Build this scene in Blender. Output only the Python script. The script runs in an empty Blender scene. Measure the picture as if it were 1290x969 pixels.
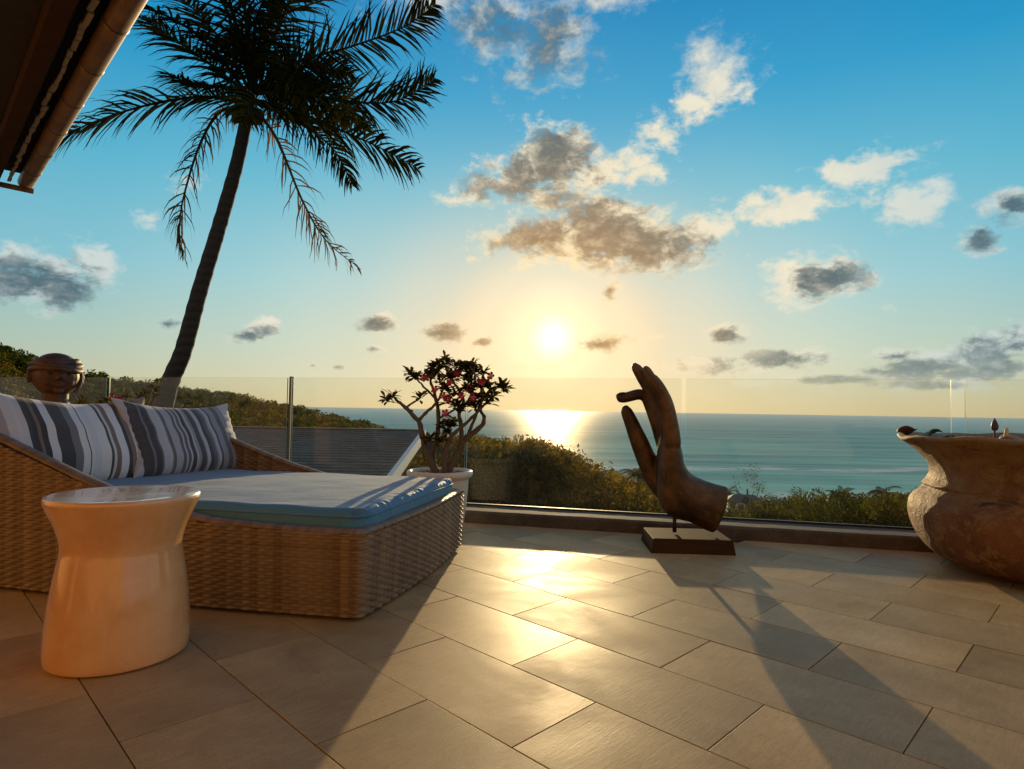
import bpy, math, random
import numpy as np
from math import radians as R, sin, cos, pi
from mathutils import Matrix, Vector

S = bpy.context.scene
COL = S.collection

# ------------------------------------------------------------------ camera
cam = bpy.data.cameras.new('camera')
cam_o = bpy.data.objects.new('camera', cam)
COL.objects.link(cam_o)
cam.sensor_width = 36.0
cam.lens = 767 / 1290 * 36.0
cam.clip_start = 0.02
cam.clip_end = 120000
cam_o.matrix_world = (Matrix.Translation((0, 0, 0.75)) @ Matrix.Rotation(R(90 + 2.39), 4, 'X')
                      @ Matrix.Rotation(R(0.91), 4, 'Z'))
S.camera = cam_o
S.view_settings.view_transform = 'Standard'
S.view_settings.look = 'None'
S.view_settings.exposure = 0.7
S.view_settings.gamma = 1
S.view_settings.use_curve_mapping = False
S.cycles.use_denoising = True
S.cycles.max_bounces = 10
S.cycles.transparent_max_bounces = 24
S.cycles.sample_clamp_indirect = 6

# ------------------------------------------------------------------ world: low sun, blue upper sky, broken cloud
SUN_AZ, SUN_EL = 3.82, 6.87
w = bpy.data.worlds.new('World')
S.world = w
w.use_nodes = True
NT = w.node_tree


class G:
    """tiny node-graph helper"""
    def __init__(self, nt):
        self.nt = nt

    def new(self, t, **kw):
        n = self.nt.nodes.new(t)
        for k, v in kw.items():
            setattr(n, k, v)
        return n

    def put(self, sock, v):
        if isinstance(v, bpy.types.NodeSocket):
            self.nt.links.new(v, sock)
        elif v is not None:
            if sock.type == 'RGBA' and len(v) == 3:
                v = (*v, 1)
            sock.default_value = v

    def m(self, op, a, b=None, c=None, clamp=False):
        n = self.new('ShaderNodeMath', operation=op, use_clamp=clamp)
        for i, v in enumerate((a, b, c)):
            self.put(n.inputs[i], v)
        return n.outputs[0]

    def v(self, op, a, b=None, out=0):
        n = self.new('ShaderNodeVectorMath', operation=op)
        self.put(n.inputs[0], a)
        if b is not None:
            self.put(n.inputs[1], b)
        return n.outputs[out]

    def scale(self, a, s):
        n = self.new('ShaderNodeVectorMath', operation='SCALE')
        self.put(n.inputs[0], a)
        self.put(n.inputs['Scale'], s)
        return n.outputs[0]

    def rng(self, x, a, b, c=0.0, d=1.0, smooth=True):
        n = self.new('ShaderNodeMapRange', interpolation_type='SMOOTHSTEP' if smooth else 'LINEAR')
        self.put(n.inputs[0], x)
        for i, q in enumerate((a, b, c, d)):
            self.put(n.inputs[i + 1], q)
        return n.outputs[0]

    def mix(self, f, a, b, mode='MIX'):
        n = self.new('ShaderNodeMix', data_type='RGBA', blend_type=mode)
        self.put(n.inputs[0], f)
        self.put(n.inputs[6], a)
        self.put(n.inputs[7], b)
        return n.outputs[2]

    def ramp(self, x, stops, mode='LINEAR'):
        n = self.new('ShaderNodeValToRGB')
        n.color_ramp.interpolation = mode
        e = n.color_ramp.elements
        while len(e) > 1:
            e.remove(e[-1])
        e[0].position = stops[0][0]
        e[0].color = (*stops[0][1], 1)
        for p, c in stops[1:]:
            q = e.new(p)
            q.color = (*c, 1)
        self.put(n.inputs[0], x)
        return n.outputs[0]

    def noise(self, vec, scale, detail=4, rough=0.55, dist=0.0, out=0):
        n = self.new('ShaderNodeTexNoise')
        self.put(n.inputs['Vector'], vec)
        n.inputs['Scale'].default_value = scale
        n.inputs['Detail'].default_value = detail
        n.inputs['Roughness'].default_value = rough
        n.inputs['Distortion'].default_value = dist
        return n.outputs[out]

    def mapping(self, vec, loc=(0, 0, 0), rot=(0, 0, 0), scale=(1, 1, 1), kind='POINT'):
        n = self.new('ShaderNodeMapping', vector_type=kind)
        self.put(n.inputs[0], vec)
        n.inputs['Location'].default_value = loc
        n.inputs['Rotation'].default_value = rot
        n.inputs['Scale'].default_value = scale
        return n.outputs[0]


# clouds: azimuth, elevation, half width, half height (degrees), tilt, weight, thick
CLOUDS = [
    (-7.07, 34.12, 6.91, 2.31, 4.0, 0.9, 0), (-2.08, 32.81, 6.55, 2.84, -8.0, 1.0, 1),
    (-1.42, 34.16, 4.6, 1.65, -9.0, 0.9, 0), (3.3, 31.8, 4.78, 3.86, -1.0, 1.05, 1),
    (3.77, 33.59, 3.36, 2.22, -1.0, 0.9450000000000001, 0), (8.18, 34.49, 5.15, 1.33, -3.0, 0.7, 0),
    (-0.86, 29.42, 3.48, 1.68, 1.0, 0.5, 1), (-0.51, 30.22, 2.45, 0.99, 1.0, 0.45, 0),
    (17.66, 29.51, 2.79, 2.49, 28.0, 1, 0), (16.97, 26.69, 2.58, 1.99, -6.0, 0.9, 0),
    (18.7, 28.24, 3.54, 3.14, 23.0, 0.8, 0), (21.39, 27.3, 2.38, 1.32, 32.0, 0.7, 0),
    (13.8, 24.55, 2.26, 1.7, -5.0, 0.5, 0), (0.07, 21.05, 5.36, 2.29, 9.0, 1.05, 1),
    (0.61, 22.13, 3.76, 1.35, 9.0, 0.9450000000000001, 0), (3.84, 22.04, 4.74, 3.61, -1.0, 1.15, 1),
    (4.31, 23.73, 3.32, 2.11, -1.0, 1.035, 0), (6.48, 21.72, 5.29, 2.71, -1.0, 0.9, 0),
    (11.28, 22.18, 3.83, 2.22, 7.0, 0.8, 0), (-3.69, 19.64, 3.44, 1.39, 2.0, 0.65, 0),
    (3.12, 19.26, 6.02, 1.4, -0.0, 0.7, 1), (3.75, 19.92, 4.22, 0.83, -0.0, 0.63, 0),
    (3.17, 16.07, 7.29, 2.08, 8.0, 1.05, 1), (3.93, 17.06, 5.11, 1.23, 8.0, 0.9450000000000001, 0),
    (8.03, 16.57, 7.6, 3.48, -1.0, 1.15, 1), (8.81, 18.18, 5.32, 2.04, -2.0, 1.035, 0),
    (12.06, 15.13, 6.99, 2.69, -2.0, 1.1, 1), (12.79, 16.37, 4.89, 1.59, -3.0, 0.9900000000000001, 0),
    (17.01, 16.05, 4.33, 1.85, 16.0, 0.9, 0), (6.94, 14.36, 9.32, 1.62, -1.0, 0.75, 0),
    (9.55, 11.24, 1.23, 0.91, -1.0, 0.8, 1), (30.28, 19.55, 4.05, 1.61, 4.0, 1, 0),
    (32.23, 19.79, 1.62, 1.09, 20.0, 0.85, 0), (27.66, 19.42, 1.76, 0.76, -8.0, 0.7, 0),
    (24.28, 17.37, 4.32, 1.45, 2.0, 1, 0), (22.04, 17.61, 2.05, 1.35, -6.0, 0.7, 0), (33.53, 16.12, 3.15, 2.01, 3.0, 1, 0),
    (35.08, 16.27, 1.72, 1.58, -10.0, 0.8, 0), (39.76, 15.09, 2.18, 1.5, 1.0, 0.95, 1),
    (39.99, 15.76, 1.52, 0.89, 1.0, 0.855, 0), (37.41, 12.82, 1.41, 1.09, -16.0, 0.95, 1),
    (37.57, 13.36, 1.07, 0.7, -17.0, 0.855, 0), (25.5, 11.41, 3.92, 2.4, -4.0, 1.05, 0),
    (27.61, 11.18, 3.24, 1.92, 5.0, 1, 1), (27.96, 12.05, 2.26, 1.13, 5.0, 0.9, 0), (24.26, 10.64, 3.0, 1.22, -4.0, 0.8, 0),
    (-38.56, 8.82, 4.78, 1.97, 8.0, 1.05, 1), (-38.1, 9.83, 3.41, 1.18, 9.0, 0.9450000000000001, 0),
    (-36.9, 8.55, 2.49, 2.29, 7.0, 1.1, 1), (-36.68, 9.67, 1.77, 1.36, 8.0, 0.9900000000000001, 0),
    (-34.64, 10.6, 1.74, 2.15, 28.0, 0.9, 0), (-40.19, 10.04, 2.55, 1.91, 9.0, 0.8, 0),
    (-29.57, 6.72, 1.68, 0.61, 9.0, 0.7, 1), (-29.39, 7.05, 1.28, 0.4, 9.0, 0.63, 0),
    (-23.23, 6.16, 2.27, 0.93, 12.0, 0.95, 1), (-22.99, 6.65, 1.74, 0.6, 12.0, 0.855, 0),
    (-22.05, 7.03, 1.02, 0.87, 4.0, 0.8, 0), (-12.64, 7.73, 1.96, 0.99, 3.0, 1, 1), (-12.43, 8.25, 1.49, 0.64, 3.0, 0.9, 0),
    (-12.8, 5.3, 0.97, 0.46, 2.0, 0.85, 1), (-6.8, 7.05, 2.8, 1.24, 2.0, 0.9, 1), (-6.49, 7.69, 2.14, 0.8, 2.0, 0.81, 0),
    (-2.91, 6.33, 1.41, 0.62, 6.0, 0.75, 1), (8.28, 6.34, 3.51, 1.01, 6.0, 0.9, 1), (8.64, 6.81, 2.46, 0.6, 6.0, 0.81, 0),
    (13.55, 6.92, 0.89, 0.45, -1.0, 0.6, 0), (19.41, 6.9, 2.24, 1.03, 4.0, 0.95, 1),
    (19.66, 7.43, 1.7, 0.66, 3.0, 0.855, 0), (23.93, 4.51, 4.27, 1.17, 2.0, 0.9, 1),
    (24.38, 5.06, 2.98, 0.69, 2.0, 0.81, 0), (18.74, 4.03, 4.58, 1.13, -0.0, 0.55, 1),
    (19.22, 4.56, 3.2, 0.67, -1.0, 0.49500000000000005, 0), (15.67, 4.31, 3.16, 0.98, -0.0, 0.5, 0),
    (33.92, 3.88, 4.69, 1.27, 3.0, 0.95, 1), (34.42, 4.46, 3.26, 0.75, 3.0, 0.855, 0),
    (37.63, 4.78, 3.21, 1.75, 5.0, 1.05, 1), (37.98, 5.59, 2.23, 1.04, 5.0, 0.9450000000000001, 0),
    (39.47, 5.13, 2.03, 1.44, -3.0, 0.9, 1), (39.7, 5.8, 1.42, 0.86, -4.0, 0.81, 0),
    (31.26, 3.57, 3.11, 0.73, -1.0, 0.7, 0), (37.38, 3.35, 4.3, 0.81, -1.0, 0.8, 1),
    (37.84, 3.72, 2.98, 0.48, -2.0, 0.7200000000000001, 0), (-18.11, 3.73, 0.64, 0.3, 2.0, 0.6, 1),
    (-16.19, 3.58, 1.02, 0.3, 2.0, 0.5, 1), (1.1, 3.94, 2.36, 0.55, 1.0, 0.5, 0), (-3.39, 3.86, 1.72, 0.47, 1.0, 0.45, 0),
    (31.96, 8.61, 0.8, 0.59, -4.0, 0.5, 0), (-31.44, 14.94, 0.94, 0.76, 10.0, 0.45, 0),
    (-29.0, 17.93, 1.36, 1.02, 10.0, 0.4, 0), (25.48, 4.54, 1.92, 0.85, -1.0, 0.7, 0),
    (27.86, 2.91, 4.65, 0.53, 1.0, 0.75, 1), (28.35, 3.16, 3.24, 0.31, 1.0, 0.675, 0),
    (34.93, 2.45, 5.14, 0.56, -1.0, 0.8, 1), (35.47, 2.71, 3.56, 0.33, -1.0, 0.7200000000000001, 0),
    (20.4, 2.73, 3.74, 0.48, -0.0, 0.6, 0), (38.55, 3.65, 2.61, 0.93, 2.0, 0.95, 1),
    (38.83, 4.09, 1.81, 0.55, 2.0, 0.855, 0), (32.36, 4.8, 2.74, 0.72, 4.0, 0.8, 1),
    (32.65, 5.13, 1.91, 0.43, 4.0, 0.7200000000000001, 0),
]
_r = random.Random(5)
for _k in range(14):       # the same broken cloud goes on round the rest of the sky
    _a = 52 + _r.random() * 256
    _e = 3 + 42 * _r.random() ** 1.4
    _s = 0.35 + 0.65 * min(1, _e / 25)
    for _j in range(_k % 2 + 1):
        CLOUDS.append((_a + _r.uniform(-4, 4) * _s, _e + _r.uniform(-.6, .6) * _s, 6.5 * _s * _r.uniform(.6, 1.2),
                       2.3 * _s * _r.uniform(.6, 1.2), _r.uniform(-12, 12), _r.uniform(.7, 1.05), _j))


def build_world():
    g = G(NT)
    bg = NT.nodes['Background']
    d = g.new('ShaderNodeTexCoord').outputs['Generated']
    sep = g.new('ShaderNodeSeparateXYZ')
    g.put(sep.inputs[0], d)
    X, Y, Z = sep.outputs
    az = g.m('DEGREES', g.m('ARCTAN2', X, Y))
    az = g.m('ADD', az, g.m('MULTIPLY', g.m('LESS_THAN', az, -128.0), 360.0))
    el = g.m('DEGREES', g.m('ARCSINE', Z))
    sd = (cos(R(SUN_EL)) * sin(R(SUN_AZ)), cos(R(SUN_EL)) * cos(R(SUN_AZ)), sin(R(SUN_EL)))
    dt = g.v('DOT_PRODUCT', d, sd, out=1)
    sa = g.m('DEGREES', g.m('ARCCOSINE', g.m('MINIMUM', dt, 1.0)))   # angle from the sun

    sky = g.new('ShaderNodeTexSky', sky_type='NISHITA', sun_disc=False, sun_elevation=R(SUN_EL),
                sun_rotation=R(SUN_AZ), air_density=1.0, dust_density=0.6, ozone_density=4.0)
    nis = g.scale(sky.outputs[0], 0.1)
    nis = g.v('DIVIDE', nis, g.v('ADD', g.scale(nis, 0.75), (1, 1, 1)))
    hsv = g.new('ShaderNodeHueSaturation')
    hsv.inputs['Saturation'].default_value = 1.6
    hsv.inputs['Value'].default_value = 1.15
    g.put(hsv.inputs['Color'], nis)
    # air: blue overhead, pale towards the horizon, warm round the sun
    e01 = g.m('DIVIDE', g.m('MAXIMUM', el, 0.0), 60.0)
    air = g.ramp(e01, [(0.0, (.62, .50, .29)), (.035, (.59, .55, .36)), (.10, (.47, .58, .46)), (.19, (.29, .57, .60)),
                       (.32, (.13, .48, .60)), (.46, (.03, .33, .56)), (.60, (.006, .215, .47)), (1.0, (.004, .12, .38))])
    far = g.rng(sa, 18.0, 60.0)
    air = g.mix(far, air, g.v('MULTIPLY', air, (.72, .82, .92)))
    warm = g.ramp(g.m('DIVIDE', sa, 40.0), [(0, (1, 1, 1)), (.05, (.97, .97, .97)), (.16, (.84, .84, .84)), (.30, (.60, .60, .60)),
                                            (.5, (.36, .36, .36)), (.75, (.13, .13, .13)), (1, (0, 0, 0))], 'EASE')
    low = g.rng(el, 6.0, 27.0, 1.0, 0.16)
    wcol = g.ramp(g.m('DIVIDE', sa, 24.0), [(0, (1.0, .80, .42)), (.12, (1.0, .75, .38)), (.35, (1.0, .71, .38)), (.7, (.90, .72, .46)), (1, (.80, .74, .55))])
    air = g.mix(g.m('MULTIPLY', warm, low), air, wcol)
    # unseen sky away from the sun, paled to grey rose to add fill light
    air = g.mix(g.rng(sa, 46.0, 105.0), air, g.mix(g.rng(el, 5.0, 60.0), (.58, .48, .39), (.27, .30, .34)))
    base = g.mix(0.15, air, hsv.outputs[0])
    # the sun's own white heart and its near glow
    disc = g.ramp(g.m('DIVIDE', sa, 10.0), [(0, (1, 1, 1)), (.05, (1, 1, 1)), (.13, (.36, .36, .36)), (.26, (.13, .13, .13)), (.6, (.04, .04, .04)), (1, (0, 0, 0))], 'EASE')
    base = g.v('ADD', base, g.v('MULTIPLY', disc, (1.1, 1.0, .78)))

    # ---- clouds
    P = g.new('ShaderNodeCombineXYZ')
    g.put(P.inputs[0], az)
    g.put(P.inputs[1], el)
    P = P.outputs[0]
    nv = g.mapping(P, scale=(0.055, 0.085, 1))
    nbig = g.noise(nv, 3.2, 5, .58, .35, out=1)
    wv = g.v('SUBTRACT', nbig, (.5, .5, .5))
    amp = g.rng(el, 2.0, 24.0, 0.9, 4.2)
    PW = g.v('ADD', P, g.v('MULTIPLY', g.scale(wv, amp), (1.2, .8, 0)))
    fine = g.noise(nv, 7.0, 6, .62, .2)
    fine2 = g.noise(nv, 19.0, 4, .62, .1)
    ncore = g.noise(nv, 5.6, 5, .62, .5)
    near = g.rng(sa, 4.0, 20.0)
    rim = g.mix(near, (1.06, .78, .42), (.80, .72, .55))
    rim = g.mix(g.rng(sa, 20.0, 36.0), rim, (.56, .62, .60))
    dark = g.mix(near, (.40, .235, .10), (.125, .135, .125))
    dark = g.mix(g.rng(sa, 17.0, 32.0), dark, (.075, .125, .155))
    billow = g.m('ADD', g.m('MULTIPLY', g.m('SUBTRACT', fine, .5), 2.4), g.m('MULTIPLY', g.m('SUBTRACT', fine2, .5), .8))
    darkv = g.mix(g.rng(billow, -.25, .75), dark, g.mix(.5, dark, rim))
    soft = g.rng(el, 26.0, 31.0, 0.72, 1.25)
    wob = g.m('ADD', g.m('MULTIPLY', g.m('SUBTRACT', fine, .5), 1.9), g.m('MULTIPLY', g.m('SUBTRACT', fine2, .48), .65))

    def field(blobs):
        D = None
        for (a, e, ra, re, rot, wt, dk) in blobs:
            q = g.mapping(PW, loc=(a, e, 0), rot=(0, 0, R(rot)), scale=(ra * 1.15, re * 1.15, 1), kind='TEXTURE')
            b = g.m('MULTIPLY_ADD', g.v('LENGTH', q, out=1), -wt, wt)
            D = b if D is None else g.m('SMOOTH_MAX', D, b, 0.10)
        return D

    def sector(lo, hi):
        """background for one slice of the sky, with only the clouds that reach it"""
        bl = [c for c in CLOUDS if lo - 3 - c[2] < c[0] < hi + 3 + c[2]]
        Db, Dd = field([c for c in bl if not c[6]]), field([c for c in bl if c[6]])
        bgn = g.new('ShaderNodeBackground')
        if Db is None and Dd is None:
            skyc = base
        else:
            if Dd is None:
                D, core = Db, 0.0
            else:
                D = Dd if Db is None else g.m('SMOOTH_MAX', Db, Dd, 0.12)
                core = g.m('ADD', g.m('MULTIPLY', Dd, .9), g.m('MULTIPLY', g.m('SUBTRACT', ncore, .5), 2.5))
                core = g.m('ADD', core, g.m('MULTIPLY', g.m('SUBTRACT', fine2, .5), .8))
                core = g.rng(core, 0.0, 0.66)
            Df = g.m('ADD', D, wob)
            alpha = g.m('MULTIPLY', g.rng(Df, 0.04, soft), g.rng(el, -0.2, 1.0))
            # backlit: thin rims glow, thick hearts go grey
            shade = g.scale(g.mix(ncore, (.8, .84, .88), (1.1, 1.08, 1.04)), 1.0)
            ccol = g.mix(core, g.v('MULTIPLY', rim, shade), darkv)
            ccol = g.mix(g.rng(el, 0.5, 7.0, 0.45, 0.0), ccol, base)
            skyc = g.mix(g.m('MULTIPLY', alpha, 0.95), base, ccol)
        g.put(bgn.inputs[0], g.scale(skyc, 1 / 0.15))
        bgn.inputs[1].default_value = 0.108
        return bgn.outputs[0]

    # below the horizon (the sea and the ground cover it)
    bg.inputs[0].default_value = (.7, .85, .8, 1)
    bg.inputs[1].default_value = 0.15
    edges = [-128, -42, -30, -12, -2, 6, 14, 22, 32, 60, 232]
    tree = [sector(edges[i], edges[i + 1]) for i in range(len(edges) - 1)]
    cuts = edges[1:-1]

    def split(i, j):
        if j - i == 1:
            return tree[i]
        k = (i + j) // 2
        mx = g.new('ShaderNodeMixShader')
        g.put(mx.inputs[0], g.m('GREATER_THAN', az, float(cuts[k - 1])))
        g.put(mx.inputs[1], split(i, k))
        g.put(mx.inputs[2], split(k, j))
        return mx.outputs[0]

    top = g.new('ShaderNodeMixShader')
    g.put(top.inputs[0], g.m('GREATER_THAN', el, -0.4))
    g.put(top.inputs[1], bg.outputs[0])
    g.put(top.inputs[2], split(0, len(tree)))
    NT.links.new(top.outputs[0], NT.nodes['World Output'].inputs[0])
    w.cycles.sampling_method = 'MANUAL'
    w.cycles.sample_map_resolution = 1024


build_world()

# ------------------------------------------------------------------ sun
sun = bpy.data.lights.new('sun', 'SUN')
sun.energy = 3.3
sun.angle = R(0.55)
sun.color = (1.0, .70, .36)
sun_o = bpy.data.objects.new('sun', sun)
COL.objects.link(sun_o)
_sd = Vector((cos(R(SUN_EL)) * sin(R(SUN_AZ)), cos(R(SUN_EL)) * cos(R(SUN_AZ)), sin(R(SUN_EL))))
sun_o.rotation_euler = _sd.to_track_quat('Z', 'Y').to_euler()
sun_o.location = _sd * 60


# ------------------------------------------------------------------ helpers
def link_mesh(name, V, Fs, mat, parent=None, smooth=False, mats=None, midx=None):
    """V (n,3); Fs list of (k,m) integer arrays or lists of faces. One mesh object."""
    me = bpy.data.meshes.new(name)
    V = np.asarray(V, dtype=np.float32).reshape(-1, 3)
    if isinstance(Fs, np.ndarray):
        Fs = [Fs]
    arrs = []
    for f in Fs:
        if isinstance(f, np.ndarray):
            arrs.append(f)
    if len(arrs) == len(Fs) and arrs:
        tot = np.concatenate([np.full(len(a), a.shape[1], dtype=np.int32) for a in arrs])
        idx = np.concatenate([a.astype(np.int32).ravel() for a in arrs])
    else:
        tot = np.array([len(f) for f in Fs], dtype=np.int32)
        idx = np.array([i for f in Fs for i in f], dtype=np.int32)
    start = np.concatenate([[0], np.cumsum(tot)[:-1]]).astype(np.int32)
    me.vertices.add(len(V))
    me.vertices.foreach_set('co', V.ravel())
    me.loops.add(len(idx))
    me.loops.foreach_set('vertex_index', idx)
    me.polygons.add(len(tot))
    me.polygons.foreach_set('loop_start', start)
    me.polygons.foreach_set('use_smooth', np.full(len(tot), smooth, dtype=bool))
    for mm in (mats or [mat]):
        me.materials.append(mm)
    if midx is not None:
        me.polygons.foreach_set('material_index', np.asarray(midx, dtype=np.int32))
    me.update(calc_edges=True)
    me.validate()
    o = bpy.data.objects.new(name, me)
    COL.objects.link(o)
    if parent:
        o.parent = parent
    return o


class MB:
    """collects shapes into one mesh"""
    def __init__(self):
        self.v = []
        self.f = []
        self.n = 0

    def add(self, V, F):
        V = np.asarray(V, float).reshape(-1, 3)
        self.v.append(V)
        self.f += [tuple(int(i) + self.n for i in q) for q in F]
        self.n += len(V)
        return self

    def box(self, c, s, rz=0.0, bev=0.0, M=None):
        hx, hy, hz = s[0] / 2, s[1] / 2, s[2] / 2
        b = min(bev, hx * .9, hy * .9, hz * .9)
        if b <= 0:
            V = [(x, y, z) for z in (-hz, hz) for x, y in ((-hx, -hy), (hx, -hy), (hx, hy), (-hx, hy))]
            F = [(0, 3, 2, 1), (4, 5, 6, 7), (0, 1, 5, 4), (1, 2, 6, 5), (2, 3, 7, 6), (3, 0, 4, 7)]
        else:
            V, F = [], []

            def ring(ix, iy, z):
                s0 = len(V)
                cx, cy = hx - b, hy - b
                for (sx, sy, a0) in ((1, 1, 0), (-1, 1, 90), (-1, -1, 180), (1, -1, 270)):
                    for k in (0, 45, 90):
                        a = R(a0 + k)
                        V.append((sx * cx + (b - ix) * cos(a), sy * cy + (b - ix) * sin(a), z))
                return s0
            q = b * .3
            rs = [ring(b * .99, 0, -hz), ring(q, 0, -hz + q), ring(0, 0, -hz + b), ring(0, 0, hz - b), ring(q, 0, hz - q), ring(b * .99, 0, hz)]
            for a, c2 in zip(rs, rs[1:]):
                for i in range(12):
                    j = (i + 1) % 12
                    F.append((a + i, a + j, c2 + j, c2 + i))
            F.append(tuple(rs[0] + i for i in reversed(range(12))))
            F.append(tuple(rs[-1] + i for i in range(12)))
        V = np.array(V, float)
        if M is not None:
            V = V @ np.array(M.to_3x3()).T
        elif rz:
            c0, s0 = cos(rz), sin(rz)
            V = V @ np.array([[c0, s0, 0], [-s0, c0, 0], [0, 0, 1]])
        return self.add(V + np.array(c, float), F)

    def tube(self, pts, radii, n=10, cap=True, flat=1.0, ref=None, twist=0.0):
        """swept tube; flat scales the second axis of the section"""
        P = np.array(pts, float)
        r = np.broadcast_to(np.array(radii, float), (len(P),)) if np.ndim(radii) < 2 else None
        T = np.gradient(P, axis=0)
        T /= np.linalg.norm(T, axis=1)[:, None] + 1e-12
        up = np.array(ref if ref is not None else (0.31, 0.17, 0.93), float)
        a = np.cross(T[0], up)
        if np.linalg.norm(a) < 1e-3:
            a = np.cross(T[0], (1, 0, .1))
        a /= np.linalg.norm(a)
        V = []
        ang = np.linspace(0, 2 * pi, n, endpoint=False) + twist
        for i in range(len(P)):
            a = a - T[i] * (a @ T[i])
            a /= np.linalg.norm(a)
            b = np.cross(T[i], a)
            ra, rb = (r[i], r[i] * flat) if r is not None else radii[i]
            V += [P[i] + a * ra * cos(t) + b * rb * sin(t) for t in ang]
        F = []
        for i in range(len(P) - 1):
            for k in range(n):
                k2 = (k + 1) % n
                F.append((i * n + k, i * n + k2, (i + 1) * n + k2, (i + 1) * n + k))
        if cap:
            F.append(tuple(reversed(range(n))))
            F.append(tuple((len(P) - 1) * n + k for k in range(n)))
        return self.add(V, F)

    def lathe(self, prof, n=48, c=(0, 0, 0), close=False):
        V, F = [], []
        for (r0, z) in prof:
            V += [(r0 * cos(2 * pi * k / n) + c[0], r0 * sin(2 * pi * k / n) + c[1], z + c[2]) for k in range(n)]
        for i in range(len(prof) - 1):
            for k in range(n):
                k2 = (k + 1) % n
                F.append((i * n + k, i * n + k2, (i + 1) * n + k2, (i + 1) * n + k))
        if close:
            F.append(tuple(reversed(range(n))))
            F.append(tuple((len(prof) - 1) * n + k for k in range(n)))
        return self.add(V, F)

    def build(self, name, mat, parent=None, smooth=False):
        return link_mesh(name, np.concatenate(self.v), self.f, mat, parent, smooth)


def curve(pts, n):
    """smooth (Catmull-Rom) resampling of a polyline"""
    P = np.array(pts, float)
    Q = np.vstack([2 * P[0] - P[1], P, 2 * P[-1] - P[-2]])
    out = []
    for t in np.linspace(0, len(P) - 1 - 1e-9, n):
        i = int(t)
        u = t - i
        a, b, c, d = Q[i], Q[i + 1], Q[i + 2], Q[i + 3]
        out.append(.5 * (2 * b + (c - a) * u + (2 * a - 5 * b + 4 * c - d) * u * u + (3 * b - a - 3 * c + d) * u ** 3))
    return np.array(out)


def empty(name, loc=(0, 0, 0), rz=0.0):
    o = bpy.data.objects.new(name, None)
    o.empty_display_size = .1
    COL.objects.link(o)
    o.location = loc
    o.rotation_euler = (0, 0, rz)
    return o


def tag(o, label=None, cat=None, group=None, kind=None):
    for k, v in (('label', label), ('category', cat), ('group', group), ('kind', kind)):
        if v:
            o[k] = v
    return o


# ------------------------------------------------------------------ materials
def mat(name, fn):
    m = bpy.data.materials.new(name)
    m.use_nodes = True
    g = G(m.node_tree)
    b = m.node_tree.nodes['Principled BSDF']
    fn(g, b)
    return m


def setp(g, b, **kw):
    for k, v in kw.items():
        g.put(b.inputs[k.replace('_', ' ')], v)


def bump(g, b, h, strength=.3, dist=.01):
    n = g.new('ShaderNodeBump')
    n.inputs['Strength'].default_value = strength
    n.inputs['Distance'].default_value = dist
    g.put(n.inputs['Height'], h)
    g.put(b.inputs['Normal'], n.outputs[0])


def pos(g):
    return g.new('ShaderNodeNewGeometry').outputs['Position']


def objc(g):
    return g.new('ShaderNodeTexCoord').outputs['Object']


def isl(g):
    return g.new('ShaderNodeNewGeometry').outputs['Random Per Island']


def f_tile(g, b):
    p = g.mapping(pos(g), rot=(0, 0, R(45)))             # x along B, y along A
    rnd = g.new('ShaderNodeObjectInfo').outputs['Random']
    off = g.v('ADD', p, g.scale((1, 1, 1), g.m('MULTIPLY', rnd, 37.0)))
    big = g.noise(off, 3.0, 5, .6)
    streak = g.noise(g.mapping(off, scale=(95, 14, 1)), 1.0, 6, .68, .9)
    rib = g.noise(g.mapping(off, scale=(210, 16, 1)), 1.0, 3, .55, .4)
    big = g.rng(big, .25, .75)
    c = g.mix(big, (.45, .305, .142), (.66, .460, .222))
    c = g.mix(g.rng(streak, .3, .75), g.v('MULTIPLY', c, (.83, .83, .81)), c)
    stain = g.noise(g.mapping(pos(g), loc=(4, 7, 0)), 2.3, 8, .68, .7)
    c = g.mix(g.rng(stain, .56, .70, 0, .45), c, (.25, .165, .08))
    grit = g.noise(pos(g), 420, 2, .6)
    c = g.mix(g.rng(grit, .52, .68, 0, .6), c, (.14, .10, .056))
    c = g.v('MULTIPLY', c, g.mix(rnd, (.80, .80, .82), (1.12, 1.09, 1.05)))
    wet = g.noise(off, 1.6, 4, .6, .8)
    rough = g.m('ADD', g.rng(wet, .35, .68, .40, .56), g.m('MULTIPLY', streak, .07))
    setp(g, b, Base_Color=c, Roughness=rough, Specular_IOR_Level=.12)
    grain = g.noise(off, 330, 3, .6)
    bump(g, b, g.m('ADD', g.m('ADD', g.m('MULTIPLY', streak, .5), g.m('MULTIPLY', rib, .5)), g.m('MULTIPLY', grain, .55)), .22, .0028)


def f_grout(g, b):
    n = g.noise(pos(g), 60, 4)
    setp(g, b, Base_Color=g.mix(n, (.05, .038, .028), (.10, .078, .058)), Roughness=.9)


def f_concrete(g, b):
    n = g.noise(pos(g), 9, 8, .65)
    pit = g.noise(pos(g), 130, 4, .6)
    c = g.mix(g.rng(n, .3, .7), (.07, .055, .04), (.125, .10, .075))
    c = g.mix(g.rng(pit, .35, .45), (.05, .04, .032), c)
    setp(g, b, Base_Color=c, Roughness=.85)
    bump(g, b, pit, .6, .004)


def f_wicker(g, b):
    r = g.new('ShaderNodeAttribute', attribute_name='strand').outputs['Fac']
    n = g.noise(pos(g), 240, 4)
    c = g.ramp(r, [(0, (.11, .066, .032)), (.35, (.20, .128, .064)), (.7, (.32, .215, .112)), (1, (.45, .325, .185))])
    c = g.mix(g.m('MULTIPLY', n, .5), c, (.12, .06, .025))
    setp(g, b, Base_Color=c, Roughness=.48, Specular_IOR_Level=.45)
    bump(g, b, g.noise(g.mapping(pos(g), scale=(60, 60, 900)), 1, 3), .25, .001)


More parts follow.
